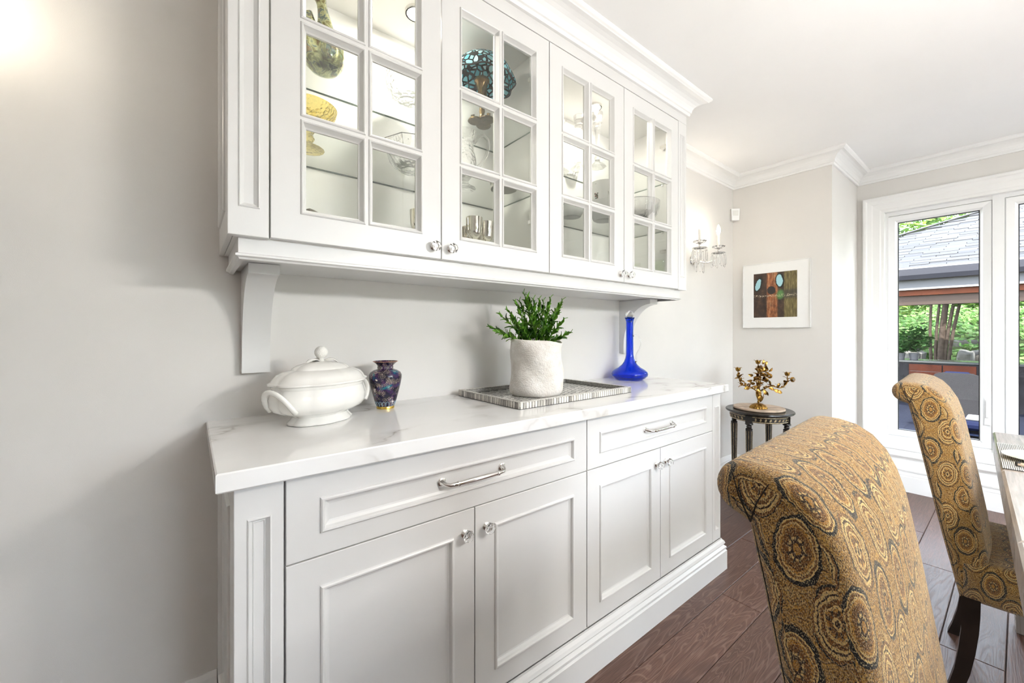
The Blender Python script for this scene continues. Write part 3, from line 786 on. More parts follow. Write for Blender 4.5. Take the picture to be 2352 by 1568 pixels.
# blue decanter
dec = thing('glass_decanter', 'cobalt blue long-necked glass decanter with a clear ball stopper', 'decanter', (1.878, -.128, CT))
bl = solid_glass('cobalt_glass', (.045, .20, .92), 1.45, clear=.10)
dp = [(.0005, .004), (.045, .001), (.066, .0005), (.082, .008), (.094, .021), (.0965, .031), (.092, .042), (.078, .054), (.058, .066), (.042, .080), (.031, .096), (.0235, .115), (.0202, .135), (.0192, .20), (.0190, .29), (.0195, .315), (.0225, .328), (.0268, .336),
      (.0262, .3375), (.0180, .326), (.0150, .310), (.0150, .20), (.0160, .135), (.0195, .113), (.027, .094), (.038, .077), (.054, .062), (.074, .050), (.087, .040), (.091, .031), (.088, .023), (.077, .013), (.045, .007), (.0005, .0085)]
MB().lathe(dp, 56, cap0=False, cap1=False).build('bottle', bl, dec, smooth=True)
st = [(.0005, .312), (.0125, .313), (.0142, .330)] + [(.0215*math.sin(a), .3555-.0205*math.cos(a)) for a in [.75+ (PI-.75)*k/14 for k in range(0, 14)]] + [(.0005, .376)]
MB().lathe(st, 32, cap0=False, cap1=False).build('stopper', M['crystal'], dec, smooth=True)
hd = RT*.96+FW*-.28
P = [hd*r+Vector((0, 0, z)) for r, z in ((.0185, .236), (.030, .243), (.046, .236), (.056, .218), (.0585, .195), (.054, .172), (.042, .150), (.034, .132), (.034, .108), (.0335, .0945))]
MB().tube(P, [.0035, .003, .003, .003, .003, .003, .003, .0034, .0038, .004], 10).build('handle', M['crystal'], dec, smooth=True)

# ------------------------------------------------------------------ things inside the wall cabinets
SH1, SH2, SHB = 1.7162, 1.9712, 1.4132
M['silver'] = plain('silver', (.80, .76, .68), .12, 1.0, var=.06)
M['bronze'] = plain('bronze', (.17, .115, .055), .35, 1.0, var=.3, nscale=50)
M['cut'] = solid_glass('cut_glass', (1, 1, 1), 1.5, bmp=.8, bscale=70., clear=.15, vor=True)
M['clearware'] = solid_glass('clear_ware', (1, 1, 1), 1.5, clear=.68)
M['porcelain'] = plain('porcelain', (.80, .80, .79), .12, var=.01)

# iridescent vase with a side spout
def iris():
    m, t, b, o = newmat('iridescent_glaze'); v = coords(t)
    n = noise(t, v, 20, 2, .55, 2.2)
    r = ramp(t, n.outputs[0], [(.30, (.20, .11, .045)), (.40, (.34, .34, .14)), (.48, (.70, .70, .40)), (.55, (.12, .20, .22)), (.63, (.38, .25, .12)), (.74, (.66, .70, .46))])
    L(t, r.outputs[0], b.inputs['Base Color']); b.inputs['Metallic'].default_value = .75; b.inputs['Roughness'].default_value = .10
    return m
ir = iris()
p = onZ(744, 168, SH2); p.z = SH2
vs_ = thing('art_vase', 'iridescent olive green art vase with a leaning neck and open side spout', 'vase', p)
body = [(.0005, .0), (.022, .0), (.038, .006), (.053, .022), (.061, .046), (.061, .070), (.054, .094), (.042, .112), (.030, .122), (.0005, .128)]
MB().lathe(body, 40, cap0=False, cap1=False).build('body', ir, vs_, smooth=True)
P = []; rad = []
for i in range(12):
    s = i/11; q = RT*(.006-.004*s-.018*s*s); P.append((q.x, q.y, .100+.150*s)); rad.append(.034-.020*math.sin(min(1, s*1.25)*PI/2)+.012*max(0, s-.75)*4*.6)
MB().tube(P, rad, 24, caps=False).build('neck', ir, vs_, smooth=True)
a0 = -RT*.022-FW*.012
P = []; rad = []
for i in range(8):
    s = i/7; q = a0*(.6+1.6*s); P.append((q.x, q.y, .098+.050*s)); rad.append(.017+.016*s*s)
for i in range(5):
    s = i/4; q = a0*(2.2-1.2*s); P.append((q.x, q.y, .147-.040*s)); rad.append(.0315-.014*s)
MB().tube(P, rad, 20, caps=False).build('spout', ir, vs_, smooth=True)

# amber compote
am = solid_glass('amber_glass', (.93, .80, .34), 1.48, bmp=1.0, bscale=95., clear=.30, vor=True)
p = onZ(709, 344, SH1); p.z = SH1
cp = thing('glass_compote', 'amber pressed glass compote on a knopped stem', 'compote', p)
pr_ = [(.0005, .004), (.020, .004), (.036, .0015), (.0415, 0), (.0425, .002), (.038, .006), (.022, .011), (.013, .016), (.010, .022), (.014, .028), (.0165, .034), (.013, .041), (.011, .047), (.016, .054), (.013, .060), (.012, .066), (.020, .073), (.040, .080), (.060, .091), (.074, .108), (.079, .126), (.0775, .127), (.071, .110), (.057, .095), (.038, .085), (.0005, .080)]
MB().lathe(pr_, 48, cap0=False, cap1=False, rfun=lambda a, z: 1+(.03*abs(math.sin(8*a)) if z < .01 else 0)).build('bowl', am, cp, smooth=30)

# cut crystal bowls
def crystal_bowl(label, P, R_, Hh, n=16, foot=.5, rfun=None, name='crystal_bowl', mat='cut', cat='bowl', flare=1.0):
    t = thing(name, label, cat, P)
    pr = [(.0005, .003), (R_*foot, 0), (R_*foot*1.08, .004), (R_*.70, Hh*.16), (R_*.90, Hh*.42), (R_*.985, Hh*.72), (R_*flare, Hh), (R_*(flare-.05), Hh-.001), (R_*.93, Hh*.72), (R_*.84, Hh*.44), (R_*.60, Hh*.22), (.0005, Hh*.12)]
    MB().lathe(pr, n*2, cap0=False, cap1=False, rfun=rfun).build('bowl', M[mat], t, smooth=25)
    return t
star = lambda k, amp: (lambda a, z: 1+amp*abs(math.sin(k*a/2)))
p = onZ(938, 236, SH2); p.z = SH2
crystal_bowl('round fluted cut crystal bowl on the upper glass shelf beside the art vase', p, .078, .085, 20, .42, star(24, .02))
p = onZ(948, 395, SH1); p.z = SH1
crystal_bowl('wide octagonal cut crystal dish on the lower glass shelf', p, .092, .088, 4, .45, None, flare=1.08)
# silver beaker standing apart on the cabinet floor
def beaker(label, P, s=1.0, group=None):
    t = thing('silver_goblet', label, 'cup', P, group=group)
    pr = [(.0005, .0), (.026, 0), (.027, .003), (.012, .009), (.0055, .020), (.0050, .060), (.0075, .074), (.0055, .082), (.012, .092), (.0225, .102), (.0275, .118), (.0290, .140), (.0300, .166), (.0288, .1655), (.0275, .140), (.0260, .120), (.020, .106), (.0005, .098)]
    MB().lathe([(r*s, z*s) for r, z in pr], 32, cap0=False, cap1=False).build('cup', M['silver'], t, smooth=40); return t
p = onY(962, 500, -.20); p.z = SHB
beaker('silver goblet standing alone on the cabinet floor below the crystal dish', p, 1.0)
gx = onY(1089, 520, -.235).x
for i, (dx_, yy) in enumerate(((-.067, -.200), (0, -.235), (.069, -.212), (-.034, -.135), (.034, -.140), (.102, -.140))):
    p = Vector((gx+dx_, yy, SHB))
    beaker('one of the silver goblets clustered on the cabinet floor below the crystal pitcher', p, 1.02 if i < 3 else .96, 'clustered silver goblets')
# small dark filigree box
p = onY(712, 484, -.20); p.z = SHB
fb = thing('filigree_box', 'small dark filigree metal box on the cabinet floor', 'box', p)
MB().lathe([(.0005, 0), (.030, 0), (.033, .004), (.033, .070), (.030, .078), (.0005, .078)], 24, cap0=False, cap1=False, rfun=star(12, .05)).build('box', plain('dark_filigree', (.07, .055, .035), .4, .8, var=.6, nscale=160, bmp=.8, bscale=220), fb, smooth=30)
lidb = MB().lathe([(.0005, .078), (.034, .078), (.034, .084), (.024, .098), (.010, .106), (.0005, .110)], 24, cap0=False, cap1=False, rfun=star(12, .05)).build('lid', bpy.data.materials['dark_filigree'], fb, smooth=30)

# stained glass table lamp
def stained():
    m, t, b, o = newmat('stained_glass'); v = coords(t)
    vo = t.nodes.new('ShaderNodeTexVoronoi'); vo.feature = 'DISTANCE_TO_EDGE'; vo.inputs['Scale'].default_value = 46; L(t, v, vo.inputs['Vector'])
    vc = t.nodes.new('ShaderNodeTexVoronoi'); vc.inputs['Scale'].default_value = 46; L(t, v, vc.inputs['Vector'])
    cr_ = ramp(t, vc.outputs['Color'], [(.2, (.10, .36, .44)), (.45, (.22, .55, .62)), (.7, (.36, .66, .72)), (.95, (.55, .78, .82))])
    lead = ramp(t, vo.outputs['Distance'], [(.11, (1, 1, 1)), (.14, (0, 0, 0))])
    c = mixc(t, lead.outputs[0], cr_.outputs[0], (.006, .008, .008)); L(t, c, b.inputs['Base Color']); b.inputs['Roughness'].default_value = .2
    tl = t.nodes.new('ShaderNodeBsdfTranslucent'); L(t, c, tl.inputs[0]); mx = t.nodes.new('ShaderNodeMixShader')
    mx.inputs[0].default_value = .4; L(t, b.outputs[0], mx.inputs[1]); L(t, tl.outputs[0], mx.inputs[2]); L(t, mx.outputs[0], o.inputs[0])
    return m
p = onZ(1107, 283, SH2); p.z = SH2
lp = thing('stained_glass_lamp', 'small table lamp with a scalloped turquoise leaded glass shade on a bronze foot', 'lamp', p)
mb = MB()
for k in range(3):
    a = math.radians(200+120*k)
    c_ = (RT*math.cos(a)+FW*math.sin(a))*.026
    mb.lathe([(.0005, 0), (.026, 0), (.029, .003), (.026, .009), (.012, .013), (.0005, .014)], 28, c=(c_.x, c_.y, 0), cap0=False, cap1=False)
    mb.tube([(c_.x*1.3, c_.y*1.3, .011), (c_.x*1.5, c_.y*1.5, .022), (c_.x*1.15, c_.y*1.15, .024)], .005, 8)
mb.lathe([(.018, .010), (.012, .022), (.0085, .034), (.012, .044), (.010, .056), (.0075, .072), (.010, .090)], 20)
mb.build('foot', M['bronze'], lp, smooth=40)
mb = MB()
for k in range(5):
    a = 2*PI*k/5; mb.tube([(.008*math.cos(a), .008*math.sin(a), .075), (.016*math.cos(a+.4), .016*math.sin(a+.4), .100), (.011*math.cos(a+.9), .011*math.sin(a+.9), .128), (.021*math.cos(a+1.1), .021*math.sin(a+1.1), .150)], [.004, .006, .006, .004], 8)
mb.lathe([(.010, .09), (.014, .13), (.022, .152), (.029, .158), (.029, .166), (.020, .170)], 24)
mb.build('stem', M['bronze'], lp, smooth=40)
sp = [(.124, .150), (.126, .160), (.119, .182), (.104, .206), (.082, .228), (.056, .246), (.030, .257), (.016, .259)]
sh = MB().lathe(sp, 72, cap0=False, cap1=False, rfun=lambda a, z: 1+.045*math.cos(9*a)*max(0, 1-(z-.150)/.05)).build('shade', stained(), lp, smooth=True)
rim = []
for k in range(73): a = 2*PI*k/72; r = .124*(1+.045*math.cos(9*a)); rim.append((r*math.cos(a), r*math.sin(a), .150))
MB().tube(rim, .0028, 6, caps=False).build('rim', plain('lead_came', (.012, .013, .012), .4, .6), sh)
MB().lathe([(.016, .257), (.019, .260), (.008, .268), (.0005, .272)], 16, cap0=False, cap1=False).build('finial', M['bronze'], lp, smooth=True)

# crystal pitcher
p = onZ(1066, 434, SH1); p.z = SH1
pt_ = thing('crystal_pitcher', 'cut crystal pitcher with a plain looped handle on a star foot', 'pitcher', p)
pr_ = [(.0005, .004), (.041, 0), (.043, .003), (.030, .010), (.018, .020), (.016, .030), (.026, .042), (.040, .062), (.047, .088), (.046, .115), (.038, .145), (.036, .170), (.041, .196), (.047, .216), (.0455, .2165), (.038, .194), (.033, .170), (.035, .145), (.042, .115), (.043, .088), (.036, .064), (.020, .046), (.0005, .040)]
MB().lathe(pr_, 24, cap0=False, cap1=False, rfun=lambda a, z: 1+(.10*max(0, math.cos(a-2.5))**4 if z > .18 else (.06*abs(math.sin(4*a)) if z < .012 else 0))).build('jug', M['cut'], pt_, smooth=28)
hd = RT*.95-FW*.2
P = [hd*r+Vector((0, 0, z)) for r, z in ((.040, .170), (.058, .192), (.078, .196), (.096, .178), (.100, .150), (.090, .120), (.070, .090), (.046, .070))]
MB().tube(P, [.007, .0065, .0065, .0065, .0065, .0065, .0065, .007], 10).build('handle', M['clearware'], pt_, smooth=True)

# pierced silver coaster
p = onZ(1157, 436, SH1); p.z = SH1
pc = thing('silver_coaster', 'round silver coaster with a pierced gallery on the lower glass shelf', 'coaster', p)
MB().lathe([(.0005, 0), (.050, 0), (.052, .003), (.0505, .014), (.0495, .014), (.049, .004), (.0005, .004)], 40, cap0=False, cap1=False).build('dish', M['silver'], pc, smooth=40)
for k in range(30):
    a = 2*PI*k/30
    MB().lathe([(.0034, -.0008), (.0048, -.0008), (.0048, .0008), (.0034, .0008), (.0034, -.0008)], 8, M=Matrix.Rotation(a, 4, 'Z') @ Matrix.Rotation(PI/2, 4, 'Y'), c=(.050*math.cos(a), .050*math.sin(a), .0185), cap0=False, cap1=False).build('pierced_ring', M['silver'], pc)
    MB().lathe([(.0030, -.0008), (.0046, -.0008), (.0046, .0008), (.0030, .0008), (.0030, -.0008)], 8, M=Matrix.Rotation(a, 4, 'Z') @ Matrix.Rotation(PI/2, 4, 'Y'), c=(.0508*math.cos(a+.1), .0508*math.sin(a+.1), .0272), cap0=False, cap1=False).build('pierced_ring', M['silver'], pc)
MB().lathe([(.0505, .031), (.0525, .031), (.0525, .0335), (.0505, .0335), (.0505, .031)], 40, cap0=False, cap1=False).build('rim', M['silver'], pc, smooth=40)

# crystal candlesticks
def candlestick(label, P, s=1.0):
    t = thing('crystal_candlestick', label, 'candlestick', P)
    MB().lathe([(.0005, .004), (.042, 0), (.044, .004), (.030, .014), (.014, .024), (.011, .034)], 8, cap0=False, cap1=True).build('base', M['clearware'], t)
    MB().lathe([(.012*s, .032), (.016, .044), (.010, .056), (.0085, .10), (.0105, .15), (.016, .19), (.011, .198), (.019, .205), (.024, .212), (.020, .218), (.016, .226)], 12, cap0=True, cap1=True).build('stem', M['clearware'], t, smooth=30)
    MB().lathe([(.012, .224), (.024, .232), (.027, .244), (.027, .262), (.024, .262), (.022, .240), (.0005, .234)], 16, cap0=False, cap1=False).build('socket', M['clearware'], t, smooth=30)
    return t
for x, y_, lb in ((1372, 384, 'crystal candlestick on the upper shelf, beside the cabinet door stile'), (1330, 389, 'crystal candlestick on the upper shelf, behind the middle glazing bar'), (1288, 396, 'crystal candlestick on the upper shelf, next to the cut crystal bonbon dish')):
    p = onZ(x, y_, SH2); p.z = SH2; candlestick(lb, p)
p = onZ(1306, 410, SH2); p.z = SH2
crystal_bowl('small spiky cut crystal bonbon dish in front of the candlesticks', p, .055, .06, 12, .55, star(16, .06), name='bonbon_dish', cat='dish')

# china with painted sprigs
def sprig():
    m, t, b, o = newmat('painted_sprig'); v = coords(t)
    vo = t.nodes.new('ShaderNodeTexVoronoi'); vo.inputs['Scale'].default_value = 220; L(t, v, vo.inputs['Vector'])
    r = ramp(t, vo.outputs['Color'], [(.2, (.78, .78, .77)), (.25, (.05, .10, .05)), (.45, (.05, .10, .05)), (.5, (.42, .09, .12)), (.66, (.55, .25, .28)), (.74, (.78, .78, .77))], 'CONSTANT')
    L(t, r.outputs[0], b.inputs['Base Color']); b.inputs['Roughness'].default_value = .15; return m
SPR = sprig()
def dish(label, P, R_, Hh, sprigs=True, group=None, name='china_dish'):
    t = thing(name, label, 'dish', P, group=group)
    pr = [(.0005, .004), (R_*.52, .002), (R_*.55, 0), (R_*.60, .003), (R_*.78, Hh*.38), (R_*.93, Hh*.75), (R_, Hh), (R_*.975, Hh+.001), (R_*.90, Hh*.76), (R_*.74, Hh*.45), (R_*.5, Hh*.25), (.0005, Hh*.22)]
    MB().lathe(pr, 48, cap0=False, cap1=False).build('bowl', M['porcelain'], t, smooth=40)
    if sprigs:
        for k in range(5):
            a = math.atan2(-FW.y, -FW.x)+(k-2)*1.1+.25
            # a painted patch hugging the outer wall
            vs = []; fs = []
            for i in range(5):
                for j in range(5):
                    f = .22+.6*i/4; z = Hh*(.42+.5*i/4); rr = R_*(.80+.165*((z/Hh)-.42)/.5)+.0009; aa = a+(j-2)*.10*(1-.5*abs(i-2)/2)
                    vs.append((rr*math.cos(aa), rr*math.sin(aa), z))
            for i in range(4):
                for j in range(4): q = i*5+j; fs.append((q, q+1, q+6, q+5))
            MB().add(vs, fs).build('painted_sprig', SPR, t, smooth=True)
    return t
p = onZ(1312, 499, SH1); p.z = SH1; dish('white china bowl with painted flower sprigs below the candlesticks', p, .076, .075)
p = onZ(1388, 507, SH1); p.z = SH1
d1 = dish('wide white china bowl with painted flower sprigs holding a deep sprigged bowl', p, .088, .085)
p2 = p+Vector((0, 0, .0148)); d2 = dish('deep white china bowl with painted flower sprigs, nested in a wider sprigged bowl', p2+Vector((0, 0, .0075)), .074, .155)
p = onZ(1468, 512, SH1); p.z = SH1
crystal_bowl('large clear pressed glass bowl with a frilled rim at the cabinet end', p, .098, .100, 16, .45, star(20, .03), name='frilled_bowl', mat='clearware')
p = p+Vector((0, 0, .0135)); crystal_bowl('small pressed glass bowl nested in the frilled bowl', p, .062, .10, 12, .35, star(16, .05), name='pressed_glass_bowl', mat='cut')

# ------------------------------------------------------------------ crystal wall lights
M['crystalthin'] = solid_glass('prism_crystal', (1, 1, 1), 1.55, clear=.2)
prism_me = MB().lathe([(.0005, -.064), (.0045, -.056), (.0058, -.030), (.0045, -.012), (.0015, -.006), (.0005, -.003)], 6, cap0=False, cap1=False).mesh('prism'); prism_me.materials.append(M['crystalthin'])
bead_me = MB().lathe([(.0005, -.004), (.0035, -.002), (.004, 0), (.0035, .002), (.0005, .004)], 8, cap0=False, cap1=False).mesh('bead'); bead_me.materials.append(M['crystalthin'])
def sconce(loc, label, power):
    t = thing('crystal_sconce', label, 'wall light', loc, group='crystal wall lights')
    MB().lathe([(.0005, .022), (.012, .022), (.020, .014), (.032, .010), (.040, .006), (.042, 0), (.0005, 0)], 32, M=Matrix.Rotation(PI/2, 4, 'X'), cap0=False, cap1=False, sx=.8).build('backplate', M['chrome'], t, smooth=40)
    for sg in (-1, 1):
        P = [(sg*.004, -.018, -.004), (sg*.03, -.045, -.022), (sg*.065, -.080, -.026), (sg*.105, -.110, -.008), (sg*.130, -.120, .030), (sg*.135, -.121, .066)]
        a = MB().tube(P, [.006, .0055, .005, .005, .005, .006], 10).build('arm', M['chrome'], t, smooth=True)
        cx, cy, cz = P[-1]
        MB().lathe([(.0005, -.030), (.006, -.028), (.010, -.020), (.006, -.010), (.009, 0), (.012, .005), (.009, .010), (.014, .016), (.012, .022), (.0005, .022)], 16, c=(cx, cy, cz), cap0=False, cap1=False).build('cup', M['chrome'], a, smooth=40)
        MB().lathe([(.006, .010), (.020, .010), (.036, .018), (.041, .026), (.039, .027), (.020, .014), (.006, .014)], 20, c=(cx, cy, cz), cap0=False, cap1=False, rfun=lambda q, z: 1+.08*math.cos(10*q)).build('drip_pan', M['crystal'], a, smooth=30)
        MB().lathe([(.0085, .020), (.0095, .022), (.0095, .105), (.0075, .110)], 16, c=(cx, cy, cz)).build('candle', M['candle'], a, smooth=40)
        bz = [(.006, .109), (.010, .118), (.0135, .133), (.0120, .150), (.006, .168), (.0005, .180)]
        MB().lathe(bz, 16, c=(cx, cy, cz), cap1=False).build('bulb', M['bulb'], a, smooth=True)
        MB().lathe([(.006, -.030), (.030, -.028), (.046, -.022), (.045, -.020), (.028, -.025), (.006, -.026)], 20, c=(cx, cy, cz), cap0=False, cap1=False).build('prism_ring', M['crystal'], a, smooth=30)
        for k in range(10):
            q = 2*PI*k/10
            o = link('prism', prism_me, a); o.location = (cx+.044*math.cos(q), cy+.044*math.sin(q), cz-.028); o.scale = (1.35, 1.35, 1.30+.22*(k % 2))
            o = link('bead', bead_me, a); o.location = (cx+.044*math.cos(q), cy+.044*math.sin(q), cz-.025); o.scale = (1.3, 1.3, 1.3)
        lamp('sconce_glow', 'POINT', (cx, cy, cz+.14), power, (1, .86, .66), .014, t)
    for k in range(5):
        o = link('prism', prism_me, t); o.location = (-.05+.025*k, -.055-.02*math.sin(PI*k/4), -.022); o.scale = (1.3, 1.3, 1.25)
    o = MB().lathe([(.0005, -.03), (.006, -.022), (.009, -.010), (.006, 0), (.0005, .003)], 8, c=(0, -.030, -.03), cap0=False, cap1=False).build('drop', M['crystalthin'], t)
    return t
SC = 8.5
sconce((2.800, 0, 1.690), 'crystal wall light with two candle bulbs between the wall cabinet and the room corner', SC)
sconce((-.535, 0, 1.690), 'crystal wall light with two candle bulbs on the bare wall beside the cabinets', SC)

# motion sensor in the corner
q = onY(1688, 487, -.045)
ms = thing('motion_sensor', 'small white motion sensor box high in the room corner', 'sensor', (3.425, -.024, 2.115), math.radians(-45))
MB().prism([(-.032, .045), (.032, .045), (.027, -.048), (-.027, -.048)], lambda a, b, d: (a, d, b), -.020, .012).build('housing', M['pvc'], ms)
MB().prism([(-.022, .030), (.022, .030), (.020, -.010), (-.020, -.010)], lambda a, b, d: (a, d, b), -.0225, -.020).build('lens', plain('frosted_lens', (.72, .72, .70), .5), ms)

# framed abstract
def painting():
    m, t, b, o = newmat('abstract_painting'); v0 = coords(t, 'UV')
    wz = t.nodes.new('ShaderNodeMix'); wz.data_type = 'VECTOR'; wz.inputs[0].default_value = .045; L(t, v0, wz.inputs[4]); L(t, noise(t, v0, 11, 4, .7).outputs['Color'], wz.inputs[5]); v = wz.outputs[1]
    sep = t.nodes.new('ShaderNodeSeparateXYZ'); L(t, v, sep.inputs[0])
    x, y = sep.outputs[0], sep.outputs[1]
    def band(val, a, b_, soft=.02):
        n1 = t.nodes.new('ShaderNodeMapRange'); n1.interpolation_type = 'SMOOTHSTEP'; L(t, val, n1.inputs[0]); n1.inputs[1].default_value = a-soft; n1.inputs[2].default_value = a+soft
        n2 = t.nodes.new('ShaderNodeMapRange'); n2.interpolation_type = 'SMOOTHSTEP'; L(t, val, n2.inputs[0]); n2.inputs[1].default_value = b_-soft; n2.inputs[2].default_value = b_+soft
        return mathn(t, 'SUBTRACT', n1.outputs[0], n2.outputs[0], True)
    def ell(cx, cy, rx, ry, k=0.0, soft=.04):
        dx = mathn(t, 'SUBTRACT', x, cx); dy = mathn(t, 'SUBTRACT', y, cy)
        dx = mathn(t, 'SUBTRACT', dx, mathn(t, 'MULTIPLY', dy, k))
        d = mathn(t, 'SQRT', mathn(t, 'ADD', mathn(t, 'POWER', mathn(t, 'DIVIDE', dx, rx), 2.0), mathn(t, 'POWER', mathn(t, 'DIVIDE', dy, ry), 2.0)))
        n1 = t.nodes.new('ShaderNodeMapRange'); L(t, d, n1.inputs[0]); n1.inputs[1].default_value = 1+soft; n1.inputs[2].default_value = 1-soft
        return n1.outputs[0]
    st = t.nodes.new('ShaderNodeMapping'); st.inputs['Scale'].default_value = (26, 4, 1); L(t, v, st.inputs[0])
    gr = noise(t, st.outputs[0], 1.2, 4, .65); bl = noise(t, v, 9, 4, .65)
    base = ramp(t, bl.outputs[0], [(.3, (.020, .013, .010)), (.55, (.055, .030, .020)), (.75, (.12, .065, .035))])
    orange = ramp(t, gr.outputs[0], [(.3, (.10, .03, .012)), (.5, (.36, .12, .04)), (.7, (.62, .33, .16))])
    olive = ramp(t, gr.outputs[0], [(.3, (.05, .04, .015)), (.55, (.20, .16, .06)), (.75, (.42, .33, .15))])
    c = base.outputs[0]
    c = mixc(t, mathn(t, 'MULTIPLY', band(x, .33, .56), ramp(t, bl.outputs[0], [(.3, (.35, .35, .35)), (.6, (1, 1, 1))]).outputs[0]), c, orange.outputs[0])
    c = mixc(t, mathn(t, 'MULTIPLY', band(x, .70, 1.2), .85), c, olive.outputs[0])
    c = mixc(t, mathn(t, 'MULTIPLY', band(y, .42, .60, .04), mathn(t, 'MULTIPLY', band(x, .6, 1.2), .75)), c, (.045, .045, .04))
    c = mixc(t, mathn(t, 'MULTIPLY', ell(.62, .50, .07, .09, .1, .4), .8), c, (.10, .27, .07))
    spk = ramp(t, noise(t, v, 40, 3, .7).outputs[0], [(.52, (0, 0, 0)), (.6, (1, 1, 1))])
    c = mixc(t, mathn(t, 'MULTIPLY', band(y, .465, .505, .012), mathn(t, 'MULTIPLY', spk.outputs[0], .9)), c, (.85, .72, .50))
    c = mixc(t, ell(.43, .60, .095, .085), c, (.028, .022, .020))
    for (cx, cy, rx, ry, k) in ((.13, .735, .055, .125, .28), (.605, .795, .070, .125, -.05)):
        c = mixc(t, ell(cx+.008, cy, rx+.028, ry+.03, k), c, (.012, .014, .012))
        c = mixc(t, ell(cx, cy, rx, ry, k), c, (.36, .62, .68))
    L(t, c, b.inputs['Base Color']); b.inputs['Roughness'].default_value = .45
    bump(t, b, gr.outputs[0], .3, .002); return m
PX = 3.448
pi_ = thing('framed_painting', 'square abstract painting in a white mat and thin silver-white frame above the side table', 'picture', (PX, -.308, 1.452))
def tp(u, v, d): return (-d, -u, v)
hw, hh = .224, .247
MB().loft([(-hw, hw, -hh, hh, .001), (-hw, hw, -hh, hh, .021), (-hw+.0045, hw-.0045, -hh+.0045, hh-.0045, .021), (-hw+.0045, hw-.0045, -hh+.0045, hh-.0045, .015)], tp, cap1=False).build('frame', plain('silver_white_frame', (.78, .78, .77), .3, .25), pi_)
a = (-.149, .144, -.170, .172)
MB().loft([(-hw+.004, hw-.004, -hh+.004, hh-.004, .0152), a+(.0152,), insr(a, .0025)+(.0125,)], tp, cap1=False).build('mat_board', plain('mat_board', (.84, .84, .83), .7, var=.01), pi_)
me = bpy.data.meshes.new('painting'); q = insr(a, .001)
me.from_pydata([tp(q[0], q[2], .0128), tp(q[1], q[2], .0128), tp(q[1], q[3], .0128), tp(q[0], q[3], .0128), tp(q[0], q[2], .004), tp(q[1], q[2], .004), tp(q[1], q[3], .004), tp(q[0], q[3], .004)], [], [(0,1,2,3), (0,4,5,1), (1,5,6,2), (2,6,7,3), (3,7,4,0), (7,6,5,4)])
uvl = me.uv_layers.new(name='UVMap')
for i, c_ in enumerate([(0,0), (1,0), (1,1), (0,1)]): uvl.data[i].uv = c_
me.materials.append(painting()); link('painting', me, pi_)

# oval side table
SX, SY, SZ = 3.055, -.340, .644
tb = thing('side_table', 'small oval black lacquered side table with gilt-edged fluted legs in the corner', 'side table', (SX, SY, 0), math.radians(14))
blk = plain('black_lacquer', (.016, .013, .011), .22, var=.4, nscale=18); gl = plain('worn_gilt', (.42, .33, .20), .4, .8, var=.5, nscale=90)
RX, RY = .215, .205; LEGA = 76
MB().lathe([(.0005, SZ-.020), (.93, SZ-.020), (.975, SZ-.015), (1.0, SZ-.009), (.995, SZ-.003), (.975, SZ), (.94, SZ-.001), (.0005, SZ-.001)], 64, sx=RX, sy=RY, cap0=False, cap1=False).build('table_top', blk, tb, smooth=35)
ap_ = MB().lathe([(.84, SZ-.064), (.86, SZ-.062), (.86, SZ-.020), (.80, SZ-.020), (.80, SZ-.064), (.84, SZ-.064)], 64, sx=RX, sy=RY, cap0=False, cap1=False).build('apron', blk, tb, smooth=35)
for z in (SZ-.058, SZ-.028): MB().lathe([(.862, z-.0022), (.872, z), (.862, z+.0022)], 64, sx=RX, sy=RY, cap0=False, cap1=False).build('gilt_band', gl, ap_, smooth=True)
for k in range(40):
    a = 2*PI*k/40; 
    o = MB().lathe([(.0005, -.001), (.010, -.001), (.010, .002), (.0005, .002)], 8, sx=1, sy=.5, cap0=False, cap1=False).mesh('scroll') if k == 0 else None
    if k == 0: scroll = o; scroll.materials.append(gl)
    oo = link('carved_scroll', scroll, ap_); nrm = Vector((math.cos(a)/RX, math.sin(a)/RY, 0)).normalized()
    oo.location = (RX*.866*math.cos(a), RY*.866*math.sin(a), SZ-.043)
    Rz = Vector((0, 0, 1)).rotation_difference(nrm); oo.rotation_mode = 'QUATERNION'; oo.rotation_quaternion = Rz
for k in range(4):
    a = PI/2*k+math.radians(LEGA); c_ = Vector((RX*.80*math.cos(a), RY*.80*math.sin(a), 0))
    mb = MB().box(c_.x-.020, c_.x+.020, c_.y-.020, c_.y+.020, SZ-.068, SZ-.020)
    mb.lathe([(.020, SZ-.068), (.024, SZ-.074), (.024, SZ-.080), (.013, SZ-.088), (.017, SZ-.096), (.014, SZ-.104), (.021, SZ-.110), (.021, SZ-.118)], 20, c=c_)
    mb.lathe([(.020, SZ-.118), (.0115, .075), (.0165, .068), (.012, .060), (.016, .048), (.0185, .030), (.014, .006), (.012, 0)], 20, c=c_)
    lg = mb.build('leg', blk, tb, smooth=35)
    for j in range(8):
        q = 2*PI*j/8
        MB().tube([(c_.x+.0205*math.cos(q), c_.y+.0205*math.sin(q), SZ-.122), (c_.x+.0128*math.cos(q), c_.y+.0128*math.sin(q), .095)], .0012, 5).build('gilt_line', gl, lg)

# round stone board on the table
st = plain('travertine', (.50, .38, .28), .45, var=.25, nscale=25)
brd = thing('stone_board', 'round beige stone board lying on the side table', 'board', (SX+.008, SY+.006, SZ))
MB().lathe([(.0005, .0002), (.150, .0002), (.155, .004), (.155, .011), (.152, .0145), (.0005, .0145)], 56, cap0=False, cap1=False).build('board', st, brd, smooth=35)
MB().tube([(-.10, .11, .0143), (-.03, .04, .0145), (.02, -.05, .0145), (.09, -.12, .0143)], .0012, 5).build('vein', plain('stone_vein', (.12, .08, .06), .6), brd)

